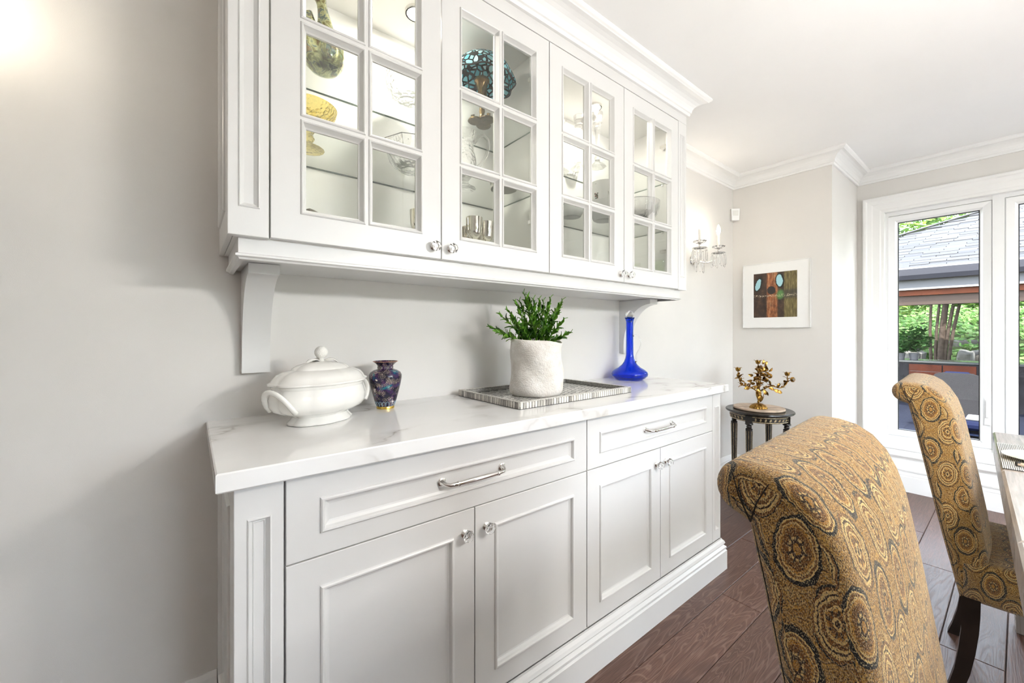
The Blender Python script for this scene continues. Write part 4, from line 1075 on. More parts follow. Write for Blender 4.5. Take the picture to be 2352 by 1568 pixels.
# gilt candelabra with roses and leaves
p = onZ(1742, 937, SZ+.0147); p.z = SZ+.0147
cb = thing('gilt_candelabra', 'gilt metal candelabra of leafy rose branches on a fluted dome base', 'candelabra', p, math.atan2(RT.y, RT.x))
k_ = mpp(p)      # local x runs along the picture, y away from the viewer
MB().lathe([(.0005, .0), (.052, 0), (.053, .003), (.049, .012), (.038, .024), (.024, .032), (.010, .036), (.0005, .037)], 72, cap0=False, cap1=False, rfun=lambda a, z: .93+.10*abs(math.sin(9*a))).build('base', M['brass'], cb, smooth=50)
MB().lathe([(.006, .034), (.008, .045), (.004, .052), (.007, .060), (.015, .085), (.017, .105), (.011, .125), (.006, .15), (.0045, .26)], 16).build('stem', M['brass'], cb, smooth=True)
cupm = MB(); 
cupm.lathe([(.003, 0), (.012, .004), (.0155, .014), (.0145, .024), (.0125, .024), (.013, .012), (.0005, .006)], 16, cap0=True, cap1=False)
for j in range(5):
    q = 2*PI*j/5; cupm.tube([(.0135*math.cos(q), .0135*math.sin(q), .018), (.019*math.cos(q), .019*math.sin(q), .027), (.025*math.cos(q), .025*math.sin(q), .026), (.026*math.cos(q), .026*math.sin(q), .022)], [.004, .0045, .003, .001], 6, flat=.35)
cupme = cupm.mesh('candle_cup', smooth=40); cupme.materials.append(M['brass'])
lm = MB(); vs = []; fs = []
for i in range(6):
    s = i/5; wd = .0105*math.sin(PI*min(1, s*.9+.08))
    for q in (-1, 0, 1): vs.append((s*.036, q*wd, .006*math.sin(s*PI)-(.0 if q else .0025)))
for i in range(5):
    for q in (0, 1): j = i*3+q; fs.append((j, j+1, j+4, j+3))
brleaf = lm.add(vs, fs).mesh('leaf', smooth=True, fixn=False); brleaf.materials.append(M['brass'])
rs = MB()
for ring, (r, n_, tilt) in enumerate(((.004, 3, 1.3), (.008, 5, .9), (.012, 6, .5))):
    for j in range(n_):
        a = 2*PI*j/n_+ring*.5; c_, s_ = math.cos(a), math.sin(a)
        pts = []
        for u in (-1, 0, 1):
            for v_ in (0, 1):
                rr = r*.6+v_*.008*math.cos(tilt); z = v_*.010*math.sin(tilt)+.002; w_ = u*.0065
                pts.append((rr*c_-w_*s_, rr*s_+w_*c_, z+abs(u)*.001))
        rs.add(pts, [(0,1,3,2), (2,3,5,4)])
rose = rs.mesh('rose', smooth=True, fixn=False); rose.materials.append(M['brass'])
def bez(pts, n): # Catmull-Rom
    P = [Vector(q) for q in pts]; P = [P[0]*2-P[1]]+P+[P[-1]*2-P[-2]]; out = []
    for i in range(1, len(P)-2):
        for j in range(n):
            t_ = j/n; a, b_, c_, d = P[i-1:i+3]
            out.append(.5*((2*b_)+(c_-a)*t_+(2*a-5*b_+4*c_-d)*t_*t_+(3*b_-a-3*c_+d)*t_**3))
    return out+[P[-2]]
def X(px): return (px-1742)*k_
def Z(py): return (937-py)*k_
arms = [([(0, 0, .105), (X(1722), -.010, Z(888)), (X(1705), -.018, Z(884)), (X(1694), -.022, Z(870)), (X(1691), -.022, Z(852))], (1691, 842)),
        ([(0, 0, .105), (X(1765), -.02, Z(886)), (X(1785), -.035, Z(889)), (X(1798), -.04, Z(878)), (X(1799), -.04, Z(862))], (1799, 851)),
        ([(0, 0, .11), (X(1735), -.05, Z(878)), (X(1731), -.075, Z(862)), (X(1729), -.08, Z(852))], (1729, 846)),
        ([(0, 0, .11), (X(1748), .05, Z(878)), (X(1757), .075, Z(862)), (X(1761), .08, Z(852))], (1761, 846)),
        ([(0, 0, .13), (.002, 0, Z(850)), (X(1741), 0, Z(836))], (1741, 824))]
R3 = random.Random(3)
for pts, cup in arms:
    C_ = bez(pts, 6); ar = MB().tube(C_, .0032, 8).build('branch', M['brass'], cb, smooth=True)
    o = link('candle_cup', cupme, ar); o.location = C_[-1]
    for i in range(3, len(C_)-2, 2):
        for r_ in range(2):
            o = link('leaf', brleaf, ar); o.location = C_[i]; o.rotation_euler = (R3.uniform(-.6, .6), R3.uniform(-.9, .5), R3.uniform(0, 6.28)); s_ = R3.uniform(.7, 1.15); o.scale = (s_, s_, s_)
for (px_, py_, yy) in ((1741, 866, -.05), (1746, 862, -.05), (1733, 852, -.05), (1748, 868, -.05), (1740, 842, -.03), (1754, 852, -.03), (1735, 860, -.04), (1751, 857, -.04), (1752, 843, -.02), (1737, 870, -.045), (1760, 862, -.03), (1750, 872, -.04), (1744, 848, -.03), (1757, 847, -.01), (1693, 861, -.025), (1698, 871, -.03), (1790, 878, -.045), (1813, 870, -.04), (1755, 903, -.02), (1739, 881, -.03), (1730, 872, -.03), (1765, 876, -.03), (1782, 884, -.04)):
    o = link('rose', rose, cb); o.location = (X(px_), yy, Z(py_)); o.rotation_euler = (R3.uniform(.6, 2.0), R3.uniform(-.5, .5), R3.uniform(0, 6)); o.scale = (1.15, 1.15, 1.15)
for (px_, py_, yy, rz_, sc_) in ((1722, 861, -.04, 2.9, 1), (1720, 872, -.04, 3.2, 1), (1726, 880, -.04, 2.8, 1), (1752, 838, -.02, 1.0, .9), (1748, 836, -.02, 1.4, .9), (1757, 889, -.04, -.3, 1.1), (1768, 893, -.04, -.4, 1.2), (1775, 896, -.04, -.35, 1.1), (1716, 889, -.03, 3.3, 1.1), (1738, 895, -.02, -1.4, 1.3), (1743, 905, -.02, -1.6, 1.4), (1736, 905, -.015, 1.5, 1.2), (1748, 893, -.03, -1.2, 1.1), (1742, 852, -.04, 1.2, 1), (1759, 852, -.03, .8, 1)):
    o = link('leaf', brleaf, cb); o.location = (X(px_), yy, Z(py_)); o.rotation_euler = (PI/2, 0, 0); o.rotation_mode = 'XYZ'
    o.rotation_euler = (PI/2+R3.uniform(-.5, .5), -rz_, 0); o.scale = (sc_, sc_, sc_)
MB().tube(bez([(0, -.004, .060), (X(1750), -.012, Z(914)), (X(1751), -.016, Z(905)), (X(1754), -.02, Z(900))], 5), .002, 6).build('tendril', M['brass'], cb, smooth=True)

# ------------------------------------------------------------------ tapestry chairs
def tapestry():
    m, t, b, o = newmat('tapestry'); v0 = coords(t, 'UV')
    wn = noise(t, v0, 70, 2, .5); wv = t.nodes.new('ShaderNodeVectorMath'); wv.operation = 'SCALE'; wv.inputs['Scale'].default_value = .008
    sub = t.nodes.new('ShaderNodeVectorMath'); sub.operation = 'SUBTRACT'; L(t, wn.outputs['Color'], sub.inputs[0]); sub.inputs[1].default_value = (.5, .5, .5)
    L(t, sub.outputs[0], wv.inputs[0]); ad = t.nodes.new('ShaderNodeVectorMath'); ad.operation = 'ADD'; L(t, v0, ad.inputs[0]); L(t, wv.outputs[0], ad.inputs[1])
    sep = t.nodes.new('ShaderNodeSeparateXYZ'); L(t, ad.outputs[0], sep.inputs[0])
    px_, py_, rx, ry = .0760, .1340, .0235, .0400
    def lat(off):
        ds = []
        for i, (pp, rr) in enumerate(((px_, rx), (py_, ry))):
            f = mathn(t, 'FRACT', mathn(t, 'ADD', mathn(t, 'DIVIDE', sep.outputs[i], pp), off+20.0))
            ds.append(mathn(t, 'MULTIPLY', mathn(t, 'SUBTRACT', f, .5), pp/rr))
        return mathn(t, 'SQRT', mathn(t, 'ADD', mathn(t, 'POWER', ds[0], 2.0), mathn(t, 'POWER', ds[1], 2.0))), mathn(t, 'ARCTAN2', ds[1], ds[0])
    dA, aA = lat(0.0); dB, aB = lat(.5)
    d = mathn(t, 'MINIMUM', dA, dB)
    isA = mathn(t, 'LESS_THAN', dA, dB)
    n1 = noise(t, v0, 55, 3, .6); n2 = noise(t, v0, 120, 2, .6)
    scal = noise(t, v0, 22, 1, .5)
    # background: scrolling bands
    bg = mathn(t, 'FRACT', mathn(t, 'MULTIPLY', noise(t, v0, 42, 1.5, .5, .4).outputs[0], 8.0))
    bgc = ramp(t, bg, [(0, (.150, .056, .006)), (.18, (.46, .215, .028)), (.36, (.25, .102, .012)), (.55, (.72, .46, .15)), (.66, (.32, .14, .018)), (.85, (.60, .32, .06))], 'LINEAR')
    tan, brn, dkb, blk_, och = (.80, .54, .19), (.240, .092, .011), (.060, .021, .005), (.012, .009, .009), (.54, .245, .032)
    medA = ramp(t, d, [(0, dkb), (.10, tan), (.18, brn), (.34, och), (.44, tan), (.52, brn), (.66, tan), (.74, dkb), (.80, tan), (.90, brn), (1.0, blk_)], 'CONSTANT')
    medB = ramp(t, d, [(0, och), (.16, dkb), (.26, tan), (.34, brn), (.60, och), (.70, tan), (.76, brn), (.84, tan), (.90, blk_)], 'CONSTANT')
    med = mixc(t, isA, medB.outputs[0], medA.outputs[0])
    # dotted flower inside the medallion
    ang = mathn(t, 'ADD', mathn(t, 'MULTIPLY', aA, isA), mathn(t, 'MULTIPLY', aB, mathn(t, 'SUBTRACT', 1.0, isA)))
    pet = mathn(t, 'GREATER_THAN', mathn(t, 'SINE', mathn(t, 'MULTIPLY', ang, 8.0)), .55)
    inb = mathn(t, 'MULTIPLY', mathn(t, 'GREATER_THAN', d, .22), mathn(t, 'LESS_THAN', d, .42))
    med = mixc(t, mathn(t, 'MULTIPLY', pet, inb), med, (.06, .03, .014))
    lim = mathn(t, 'ADD', 1.02, mathn(t, 'MULTIPLY', mathn(t, 'SUBTRACT', scal.outputs[0], .42), .45))
    col = mixc(t, mathn(t, 'LESS_THAN', d, lim), bgc.outputs[0], med)
    # woven stitches: fine light/dark flecks
    ms = t.nodes.new('ShaderNodeMapping'); ms.inputs['Scale'].default_value = (900, 420, 1); L(t, v0, ms.inputs[0])
    fl = noise(t, ms.outputs[0], 1.0, 1.5, .6)
    fk = ramp(t, fl.outputs[0], [(.38, (.14, .13, .12)), (.49, (1, 1, 1)), (.66, (1.0, 1.0, 1.0))])
    col = mixc(t, 1.0, col, fk.outputs[0], 'MULTIPLY')
    hi = ramp(t, fl.outputs[0], [(.56, (0, 0, 0)), (.66, (1, 1, 1))])
    col = mixc(t, mathn(t, 'MULTIPLY', hi.outputs[0], .72), col, (.86, .64, .30))
    L(t, col, b.inputs['Base Color']); b.inputs['Roughness'].default_value = .85
    b.inputs['Sheen Weight'].default_value = .55; b.inputs['Sheen Roughness'].default_value = .38; b.inputs['Sheen Tint'].default_value = (1, .97, .92, 1)
    lumin = t.nodes.new('ShaderNodeRGBToBW'); L(t, col, lumin.inputs[0])
    h = mathn(t, 'ADD', fl.outputs[0], mathn(t, 'MULTIPLY', lumin.outputs[0], 1.6)); bump(t, b, h, .75, .0022)
    return m
M['tap'] = tapestry()
M['espresso'] = plain('espresso_wood', (.020, .013, .010), .30, var=.3, nscale=14)
M['seam'] = plain('dark_seam', (.018, .012, .008), .9)
CW = .46
Y0 = 1.472     # local y = world Y + Y0 at the near side
back = [(-1.337, .333), (-1.316, .436), (-1.300, .512), (-1.287, .579), (-1.272, .660), (-1.257, .742), (-1.246, .800), (-1.236, .853), (-1.226, .900), (-1.2205, .928)]
scr = [(-1.2150+.0355*math.cos(a), .9685+.0355*math.sin(a)) for a in [math.radians(-78+168*k/14) for k in range(15)]]
frn = [(-1.238, 1.0030), (-1.264, .9965), (-1.288, .9810), (-1.307, .957), (-1.321, .926), (-1.333, .885), (-1.343, .830), (-1.353, .770), (-1.364, .700), (-1.376, .625), (-1.388, .545), (-1.397, .470), (-1.398, .400), (-1.398, .336)]
prof = [(y+Y0, z) for y, z in back+scr+frn]
NB, NS = len(back), len(scr)
def chair_back_mesh():
    n = len(prof); P = [Vector((a, b_)) for a, b_ in prof]
    nr = []
    for i in range(n):
        e1 = (P[i]-P[i-1]).normalized(); e2 = (P[(i+1) % n]-P[i]).normalized(); q = Vector((e1.y, -e1.x))+Vector((e2.y, -e2.x))
        nr.append(-(q.normalized()))      # inward for this winding
    ctr = sum(P, Vector((0, 0)))/n
    if (P[5]+nr[5]*.01-ctr).length > (P[5]-ctr).length: nr = [-q for q in nr]
    r = .020; rings = []
    for j in range(5): f = j/4*PI/2; rings.append((-CW/2+r*(1-math.cos(f)) if False else -CW/2+r*(1-math.sin(PI/2-f)), r*(1-math.sin(f)), 0))
    mid = [(-CW/2+r+(CW-2*r)*k/10, 0, math.sin(PI*k/10)) for k in range(1, 10)]
    rings = rings+mid+[(-x, i_, b_) for x, i_, b_ in reversed(rings)]
    arcs = [0.0]
    for i in range(1, n): arcs.append(arcs[-1]+(P[i]-P[i-1]).length)
    vs, fs, uvs = [], [], []
    for (x, ins, bl_) in rings:
        for i in range(n):
            q = P[i]+nr[i]*ins
            if i >= NB+NS: q = q-nr[i]*(.012*bl_*min(1, (i-NB-NS)/4.0))
            vs.append((x, q.x, q.y))
    R_ = len(rings)
    for k in range(R_-1):
        for i in range(n-1):
            fs.append((k*n+i, k*n+i+1, (k+1)*n+i+1, (k+1)*n+i)); uvs.append([(rings[k][0]+(-rings[k][1] if k < R_/2 else rings[k][1]), arcs[i]), (rings[k][0]+(-rings[k][1] if k < R_/2 else rings[k][1]), arcs[i+1]), (rings[k+1][0]+(-rings[k+1][1] if k+1 < R_/2 else rings[k+1][1]), arcs[i+1]), (rings[k+1][0]+(-rings[k+1][1] if k+1 < R_/2 else rings[k+1][1]), arcs[i])])
    for k, sg in ((0, 1), (R_-1, -1)):
        idx = list(range(k*n, k*n+n)); idx = idx if sg < 0 else idx[::-1]
        fs.append(tuple(idx)); uvs.append([(vs[i][1]+.03, vs[i][2]+.02) for i in idx])
    me = bpy.data.meshes.new('backrest'); me.from_pydata(vs, [], fs); me.update()
    uv = me.uv_layers.new(name='UVMap')
    for p_, u_ in zip(me.polygons, uvs):
        for li, c_ in zip(p_.loop_indices, u_): uv.data[li].uv = c_
        p_.use_smooth = len(p_.vertices) == 4
    import bmesh
    bm = bmesh.new(); bm.from_mesh(me); bmesh.ops.recalc_face_normals(bm, faces=bm.faces)
    bmesh.ops.triangulate(bm, faces=[f for f in bm.faces if len(f.verts) > 4]); bm.to_mesh(me); bm.free()
    me.materials.append(M['tap']); return me
def uv_box(name, x0, x1, y0, y1, z0, z1, r, dome=0.0):
    """upholstered block with rounded edges and metre-scaled UVs"""
    nx, ny = 10, 10; mb = MB(); vs = []; fs = []; uv = []
    lev = [(z0, r*.6), (z0+r*.6, 0), (z1-r, 0), (z1-r*.5, r*.14), (z1-r*.13, r*.5), (z1, r)]
    def rect(i_): 
        q = []
        for k in range(nx): q.append((x0+i_+(x1-x0-2*i_)*k/nx, y0+i_))
        for k in range(ny): q.append((x1-i_, y0+i_+(y1-y0-2*i_)*k/ny))
        for k in range(nx): q.append((x1-i_-(x1-x0-2*i_)*k/nx, y1-i_))
        for k in range(ny): q.append((x0+i_, y1-i_-(y1-y0-2*i_)*k/ny))
        return q
    n = 2*(nx+ny)
    for z, i_ in lev: vs += [(a, b_, z) for a, b_ in rect(i_)]
    per = [0]
    rq = rect(0)
    for k in range(n): a, b_ = rq[k], rq[(k+1) % n]; per.append(per[-1]+math.hypot(a[0]-b_[0], a[1]-b_[1]))
    for l in range(len(lev)-1):
        for k in range(n):
            fs.append((l*n+k, l*n+(k+1) % n, (l+1)*n+(k+1) % n, (l+1)*n+k)); za, zb = lev[l][0], lev[l+1][0]+lev[l+1][1]*.4
            uv.append([(per[k], za), (per[k+1], za), (per[k+1], zb), (per[k], zb)])
    o = len(vs); gx, gy = nx+1, ny+1; i_ = r
    for j in range(gy):
        for k in range(gx):
            x = x0+i_+(x1-x0-2*i_)*k/nx; y = y0+i_+(y1-y0-2*i_)*j/ny; vs.append((x, y, z1+dome*math.sin(PI*k/nx)*math.sin(PI*j/ny)))
    for j in range(ny):
        for k in range(nx):
            q = (o+j*gx+k, o+j*gx+k+1, o+(j+1)*gx+k+1, o+(j+1)*gx+k); fs.append(q); uv.append([(vs[i][0], vs[i][1]) for i in q])
    fs.append(tuple(range(n-1, -1, -1))); uv.append([(vs[i][0], vs[i][1]) for i in range(n-1, -1, -1)])
    me = bpy.data.meshes.new(name); me.from_pydata(vs, [], fs); me.update(); u = me.uv_layers.new(name='UVMap')
    for p_, q in zip(me.polygons, uv):
        for li, c_ in zip(p_.loop_indices, q): u.data[li].uv = c_
        p_.use_smooth = True
    import bmesh
    bm = bmesh.new(); bm.from_mesh(me); bmesh.ops.remove_doubles(bm, verts=bm.verts, dist=1e-5); bmesh.ops.recalc_face_normals(bm, faces=bm.faces); bm.to_mesh(me); bm.free()
    me.materials.append(M['tap']); return me
ch = thing('dining_chair', 'ochre paisley tapestry dining chair with a scroll back, beside the base cabinets', 'chair', (.79, -1.483, 0), math.radians(3), 'tapestry dining chairs')
bk = link('backrest', chair_back_mesh(), ch)
# pleats of the gathered scroll ends and the piped side seam
for sx_ in (-1, 1):
    xx = sx_*(CW/2+.0004); cyl = (-1.2225+Y0, .978)
    nk = (-1.226+Y0, .934)
    for tip in ((-1.205+Y0, .990), (-1.246+Y0, .986)):
        MB().tube([(xx, nk[0], nk[1]), (xx, (nk[0]+tip[0])/2+.003, (nk[1]+tip[1])/2), (xx, tip[0], tip[1])], [.0011, .0009, .0005], 6).build('pleat', M['seam'], bk)
    MB().tube([(sx_*(CW/2-.006), y+Y0-.007, z) for y, z in back], .0013, 6).build('piping', M['seam'], bk)
st_ = link('seat', uv_box('seat', -CW/2-.002, CW/2+.002, -1.80+Y0, -1.345+Y0, .333, .462, .022, .018), ch)
def leg(x, pts, w0=.021, w1=.017):
    mb = MB(); n = len(pts); vs = []; fs = []
    for i, (ya, yb, z) in enumerate(pts):
        w_ = w0+(w1-w0)*i/(n-1); vs += [(x-w_, ya, z), (x+w_, ya, z), (x+w_, yb, z), (x-w_, yb, z)]
    for i in range(n-1):
        for k in range(4): a = i*4+k; b_ = i*4+(k+1) % 4; fs.append((a, b_, b_+4, a+4))
    fs += [(3, 2, 1, 0), tuple(range((n-1)*4, n*4))]
    return mb.add(vs, fs).build('leg', M['espresso'], ch, smooth=50)
rear = [(-1.382, -1.341, .345), (-1.381, -1.341, .29), (-1.378, -1.341, .235), (-1.371, -1.335, .17), (-1.360, -1.326, .10), (-1.345, -1.313, .04), (-1.331, -1.301, 0)]
for sx_ in (-1, 1):
    leg(sx_*(CW/2-.024), [(a+Y0, b_+Y0, z) for a, b_, z in rear])
    leg(sx_*(CW/2-.028), [(-1.79+Y0, -1.745+Y0, .345), (-1.787+Y0, -1.748+Y0, .2), (-1.782+Y0, -1.752+Y0, 0)])
c2_ = copy_tree(ch); c2_.location = (2.135, -1.460, 0)
c2_['label'] = 'ochre paisley tapestry dining chair with a scroll back, in front of the window'

# ------------------------------------------------------------------ dining table
def grain(name, col, rough):
    m, t, b, o = newmat(name); v = coords(t, scale=(1.2, 22, 1)); n = noise(t, v, 5, 4, .6)
    r = ramp(t, n.outputs[0], [(.3, tuple(c*.75 for c in col)), (.7, tuple(c*1.25 for c in col))]); L(t, r.outputs[0], b.inputs['Base Color'])
    b.inputs['Roughness'].default_value = rough; bump(t, b, n.outputs[0], .12, .001); return m
M['tabwood'] = grain('taupe_wood', (.33, .285, .25), .24)
TL, TW = 2.1, 1.05
tbl = thing('dining_table', 'long taupe wood dining table with a thick edge beside the tapestry chairs', 'table', (1.629, -1.963, 0), math.radians(3))
zt = .752
for (a, b_) in ((-TL/2, -.30), (-.30+.0006, .335), (.335+.0006, TL/2)):
    MB().cbox(a, b_, -TW/2, TW/2, zt-.092, zt, .006).build('table_leaf', M['tabwood'], tbl)
for sx_ in (-1, 1):
    for sy_ in (-1, 1):
        x, y = sx_*(TL/2-.10), sy_*(TW/2-.10)
        MB().cbox(x-.045, x+.045, y-.045, y+.045, 0, zt-.092, .006).build('leg', M['tabwood'], tbl)
# place setting: ribbed mat, platter, knife
def tab(x, y): return tbl.matrix_world @ Vector((x, y, 0))
bpy.context.view_layer.update()
A = onZ(2296.5, 1019, zt); B = onZ(2304, 1076, zt)
Ti = tbl.matrix_world.inverted(); a_, b2 = Ti @ A, Ti @ B
mx0, mx1 = b2.x, a_.x; my1 = (a_.y+b2.y)/2
PM = thing('placemat', 'ribbed white and black woven placemat on the dining table', 'placemat', tab((mx0+mx1)/2, my1-.16)+Vector((0, 0, zt)), math.radians(3))
mw = mx1-mx0; mh = .33
MB().box(-mw/2, mw/2, -mh/2, mh/2, 0.0002, .0022).build('backing', plain('black_cotton', (.03, .028, .026), .9), PM)
rb = plain('white_cotton_cord', (.74, .73, .70), .85, var=.1, nscale=300)
nrb = int(mh/.0042); cord = MB()
for k in range(nrb):
    yy = -mh/2+mh*(k+.5)/nrb; cord.tube([(-mw/2, yy, .0036), (mw/2, yy, .0036)], .0016, 6)
co = cord.build('cords', rb, PM, smooth=40); co['kind'] = 'stuff'
pz = zt+.0053
pc_ = Ti @ onZ(2299.5, 1038, pz+.012)
plate = thing('oval_platter', 'white oval platter resting on the ribbed placemat', 'plate', tab(pc_.x-.005, pc_.y-.115)+Vector((0, 0, pz)), math.radians(3))
MB().lathe([(.0005, .002), (.065, 0), (.072, .003), (.095, .009), (.125, .013), (.126, .0145), (.095, .0125), (.068, .007), (.0005, .006)], 56, sx=.82, sy=.92, cap0=False, cap1=False).build('platter', M['porcelain'], plate, smooth=40)
kp = Ti @ onZ(2333, 1066, pz+.006)
kn = thing('table_knife', 'table knife with a pale wooden handle on the ribbed placemat', 'knife', tab(kp.x, kp.y)+Vector((0, 0, pz)), math.radians(-84))
MB().tube([(0, 0, .0075), (.004, 0, .0075), (.03, 0, .0080), (.07, 0, .0078), (.10, 0, .0075)], [.003, .0068, .0076, .0072, .006], 12, flat=.8).build('handle', plain('pale_wood', (.55, .44, .33), .5, var=.2, nscale=60), kn, smooth=True)
MB().lathe([(.0005, -.002), (.0066, -.001), (.0072, .009), (.0005, .009)], 12, M=Matrix.Rotation(PI/2, 4, 'Y'), c=(0, 0, .0075), cap0=False, cap1=False, sy=.85).build('pommel', plain('dark_pommel', (.05, .045, .04), .4, .6), kn, smooth=True)
MB().prism([(.10, -.007), (.10, .007), (.20, .008), (.225, .002), (.215, -.007)], lambda a, b_, d: (a, b_, d), .0065, .0080).build('blade', M['silver'], kn)

# ------------------------------------------------------------------ chandelier over the table (just out of frame; it throws the shadows on the wall)
CH = Vector((1.22, -2.03, 1.50))
cdl = thing('chandelier', 'brushed nickel chandelier with candle bulbs hanging over the dining table', 'chandelier', CH)
MB().lathe([(.0005, -.10), (.012, -.095), (.022, -.07), (.012, -.045), (.018, -.02), (.028, 0), (.016, .03), (.008, .05), (.006, .80), (.045, .885), (.055, .909), (.0005, .909)], 24, cap0=False, cap1=False).build('column', M['chrome'], cdl, smooth=40)
for k in range(6):
    a = 2*PI*k/6+.3; c_, s_ = math.cos(a), math.sin(a)
    ar = MB().tube([(.02*c_, .02*s_, -.02), (.055*c_, .055*s_, -.055), (.10*c_, .10*s_, -.05), (.13*c_, .13*s_, -.015), (.135*c_, .135*s_, .01)], .006, 8).build('arm', M['chrome'], cdl, smooth=True)
    MB().lathe([(.010, .0), (.024, .008), (.0095, .012), (.0095, .075), (.0005, .076)], 14, c=(.135*c_, .135*s_, .005), cap1=False).build('candle', M['candle'], ar, smooth=40)
    MB().lathe([(.006, .080), (.0130, .100), (.010, .125), (.0005, .145)], 12, c=(.135*c_, .135*s_, .005), cap1=False).build('bulb', M['bulb'], ar, smooth=True)
    lamp('chandelier_bulb', 'POINT', (.135*c_, .135*s_, .11), CHW/6, CHC, .022, cdl)

# ------------------------------------------------------------------ garden seen through the window
DK = -.45
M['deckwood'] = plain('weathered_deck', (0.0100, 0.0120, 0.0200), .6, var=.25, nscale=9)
M['grass'] = plain('lawn', (.05, .09, .02), .9, var=.4, nscale=3)
S('ground', MB().box(-25, 45, -40, 40, DK-.25, DK-.05), M['grass'])
S('bounce_slab', MB().box(-6, 9, -11.5, -4.6, DK-.06, DK+.28), plain('pale_bounce', (.42, .41, .39), .8, var=.1, nscale=3))  # added unseen slab, pale so that it bounces neutral sunlight onto the ceiling
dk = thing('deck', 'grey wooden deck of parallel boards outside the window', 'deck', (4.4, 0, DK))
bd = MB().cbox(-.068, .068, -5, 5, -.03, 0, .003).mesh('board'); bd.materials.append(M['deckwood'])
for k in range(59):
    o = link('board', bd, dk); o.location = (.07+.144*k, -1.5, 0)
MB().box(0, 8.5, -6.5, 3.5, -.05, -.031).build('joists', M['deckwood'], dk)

# pavilion
EX = 10.9
pv = thing('garden_pavilion', 'garden pavilion with a grey shingled hip roof, dark gutter and cedar beams', 'pavilion', (EX, -.5, DK))
po = Vector(pv.location)
def PV(o): o.location = Vector(o.location)-po; return o
EZ, SLP = 2.36, .5
YL, YR = 3.07, -6.5
hipk = .96/1.256
def rz(x): return EZ+SLP*(x-EX)
apexY = -1.38; apexX = EX+(YL-apexY)*hipk      # hip meets a ridge that runs on along Y
bk_ = 2*apexX-EX; RGY = -3.4
mb = MB().add([(EX, YL, EZ), (EX, -7.0, EZ), (apexX, apexY, rz(apexX)), (bk_, YL, EZ), (bk_, -7.0, EZ), (EX, YL, EZ-.05), (EX, -7, EZ-.05), (bk_, YL, EZ-.05), (bk_, -7, EZ-.05), (apexX, RGY, rz(apexX))],
              [(0, 1, 9, 2), (0, 2, 3), (1, 4, 9), (3, 2, 9, 4), (5, 7, 8, 6), (0, 5, 6, 1), (0, 3, 7, 5), (3, 4, 8, 7), (1, 6, 8, 4)])
PV(mb.build('roof_deck', plain('roof_underlay', (.012, .012, .013), .9), pv))
M['shingle'] = leafmat('asphalt_shingle', [(.05, (.026, .026, .027)), (.5, (.034, .034, .035)), (1, (.042, .042, .043))]); 
ln = math.hypot(1, SLP); course = .088; shw = .50
shm = MB().cbox(-shw/2+.004, shw/2-.004, -.005, course+.02, 0, .022, .002).mesh('shingle'); shm.materials.append(M['shingle'])
cnt = 0; ang = math.atan(SLP)
rest = MB()
Msh = Matrix(((0, math.cos(ang), -math.sin(ang)), (-1, 0, 0), (0, math.sin(ang), math.cos(ang)))).to_4x4()
for r in range(48):
    s = r*course; x = EX-.03+s/ln
    if x > apexX-.05: break
    y = YL-(x-EX)/hipk-.10-((r % 3)*.17+rnd.uniform(0, .06))
    while y > -6.4:
        c_ = Vector((x, y-shw/2, rz(x)+.002+rnd.choice((0, .004, .010))))
        if x-EX < (YL-0)*9 and -1.95 < c_.y < 1.0 and cnt < 300 and (c_.y+7.0)/1.0 > (x-EX)*.2:
            o = link('shingle', shm, pv); cnt += 1; Mx = Msh.copy(); Mx.translation = c_-po; o.matrix_local = Mx
        elif y < RGY+(-7-RGY)*(1-(x-EX)/(apexX-EX)): pass
        else:
            Mx = Msh.copy(); Mx.translation = c_; rest.add([Mx @ q.co for q in shm.vertices], [tuple(p_.vertices) for p_ in shm.polygons])
        y -= shw
if rest.f: ro = PV(rest.build('shingles', M['shingle'], pv)); ro['kind'] = 'stuff'
# hip cap
P = [Vector((EX-.03, YL, EZ+.03)), Vector((apexX, apexY, rz(apexX)+.03))]
PV(MB().tube(P, .07, 6, flat=.4).build('hip_cap', plain('hip_cap', (0.0450, 0.0450, 0.0465), .9), pv))
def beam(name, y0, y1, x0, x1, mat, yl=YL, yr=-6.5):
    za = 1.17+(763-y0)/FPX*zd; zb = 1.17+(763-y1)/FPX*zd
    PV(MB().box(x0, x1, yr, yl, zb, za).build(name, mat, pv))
zd = depth((EX, -.35, 0))
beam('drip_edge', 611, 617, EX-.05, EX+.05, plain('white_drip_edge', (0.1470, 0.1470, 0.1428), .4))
gm = plain('slate_gutter', (0.0189, 0.0189, 0.0231), .35, var=.05)
gz = 1.17+(763-628)/FPX*zd
PV(MB().prism([(EX-.14, gz+.10), (EX-.11, gz+.10), (EX-.10, gz-.02), (EX+.02, gz-.07), (EX+.02, gz-.10), (EX-.10, gz-.10), (EX-.14, gz-.02)], lambda a, b_, d: (a, d, b_), YL, -6.5).build('gutter', gm, pv))
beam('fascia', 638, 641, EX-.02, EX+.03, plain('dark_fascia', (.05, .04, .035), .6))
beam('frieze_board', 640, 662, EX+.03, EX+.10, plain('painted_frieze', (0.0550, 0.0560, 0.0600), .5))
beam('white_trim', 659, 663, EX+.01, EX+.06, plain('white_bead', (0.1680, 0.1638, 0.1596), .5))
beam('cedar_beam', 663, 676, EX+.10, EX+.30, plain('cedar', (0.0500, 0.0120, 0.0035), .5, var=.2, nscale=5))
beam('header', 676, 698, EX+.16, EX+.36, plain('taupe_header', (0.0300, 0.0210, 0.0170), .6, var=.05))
for yy in (2.9, -6.2): PV(MB().box(EX+.15, EX+.35, yy-.1, yy+.1, DK, EZ-.3).build('post', bpy.data.materials['cedar'], pv))

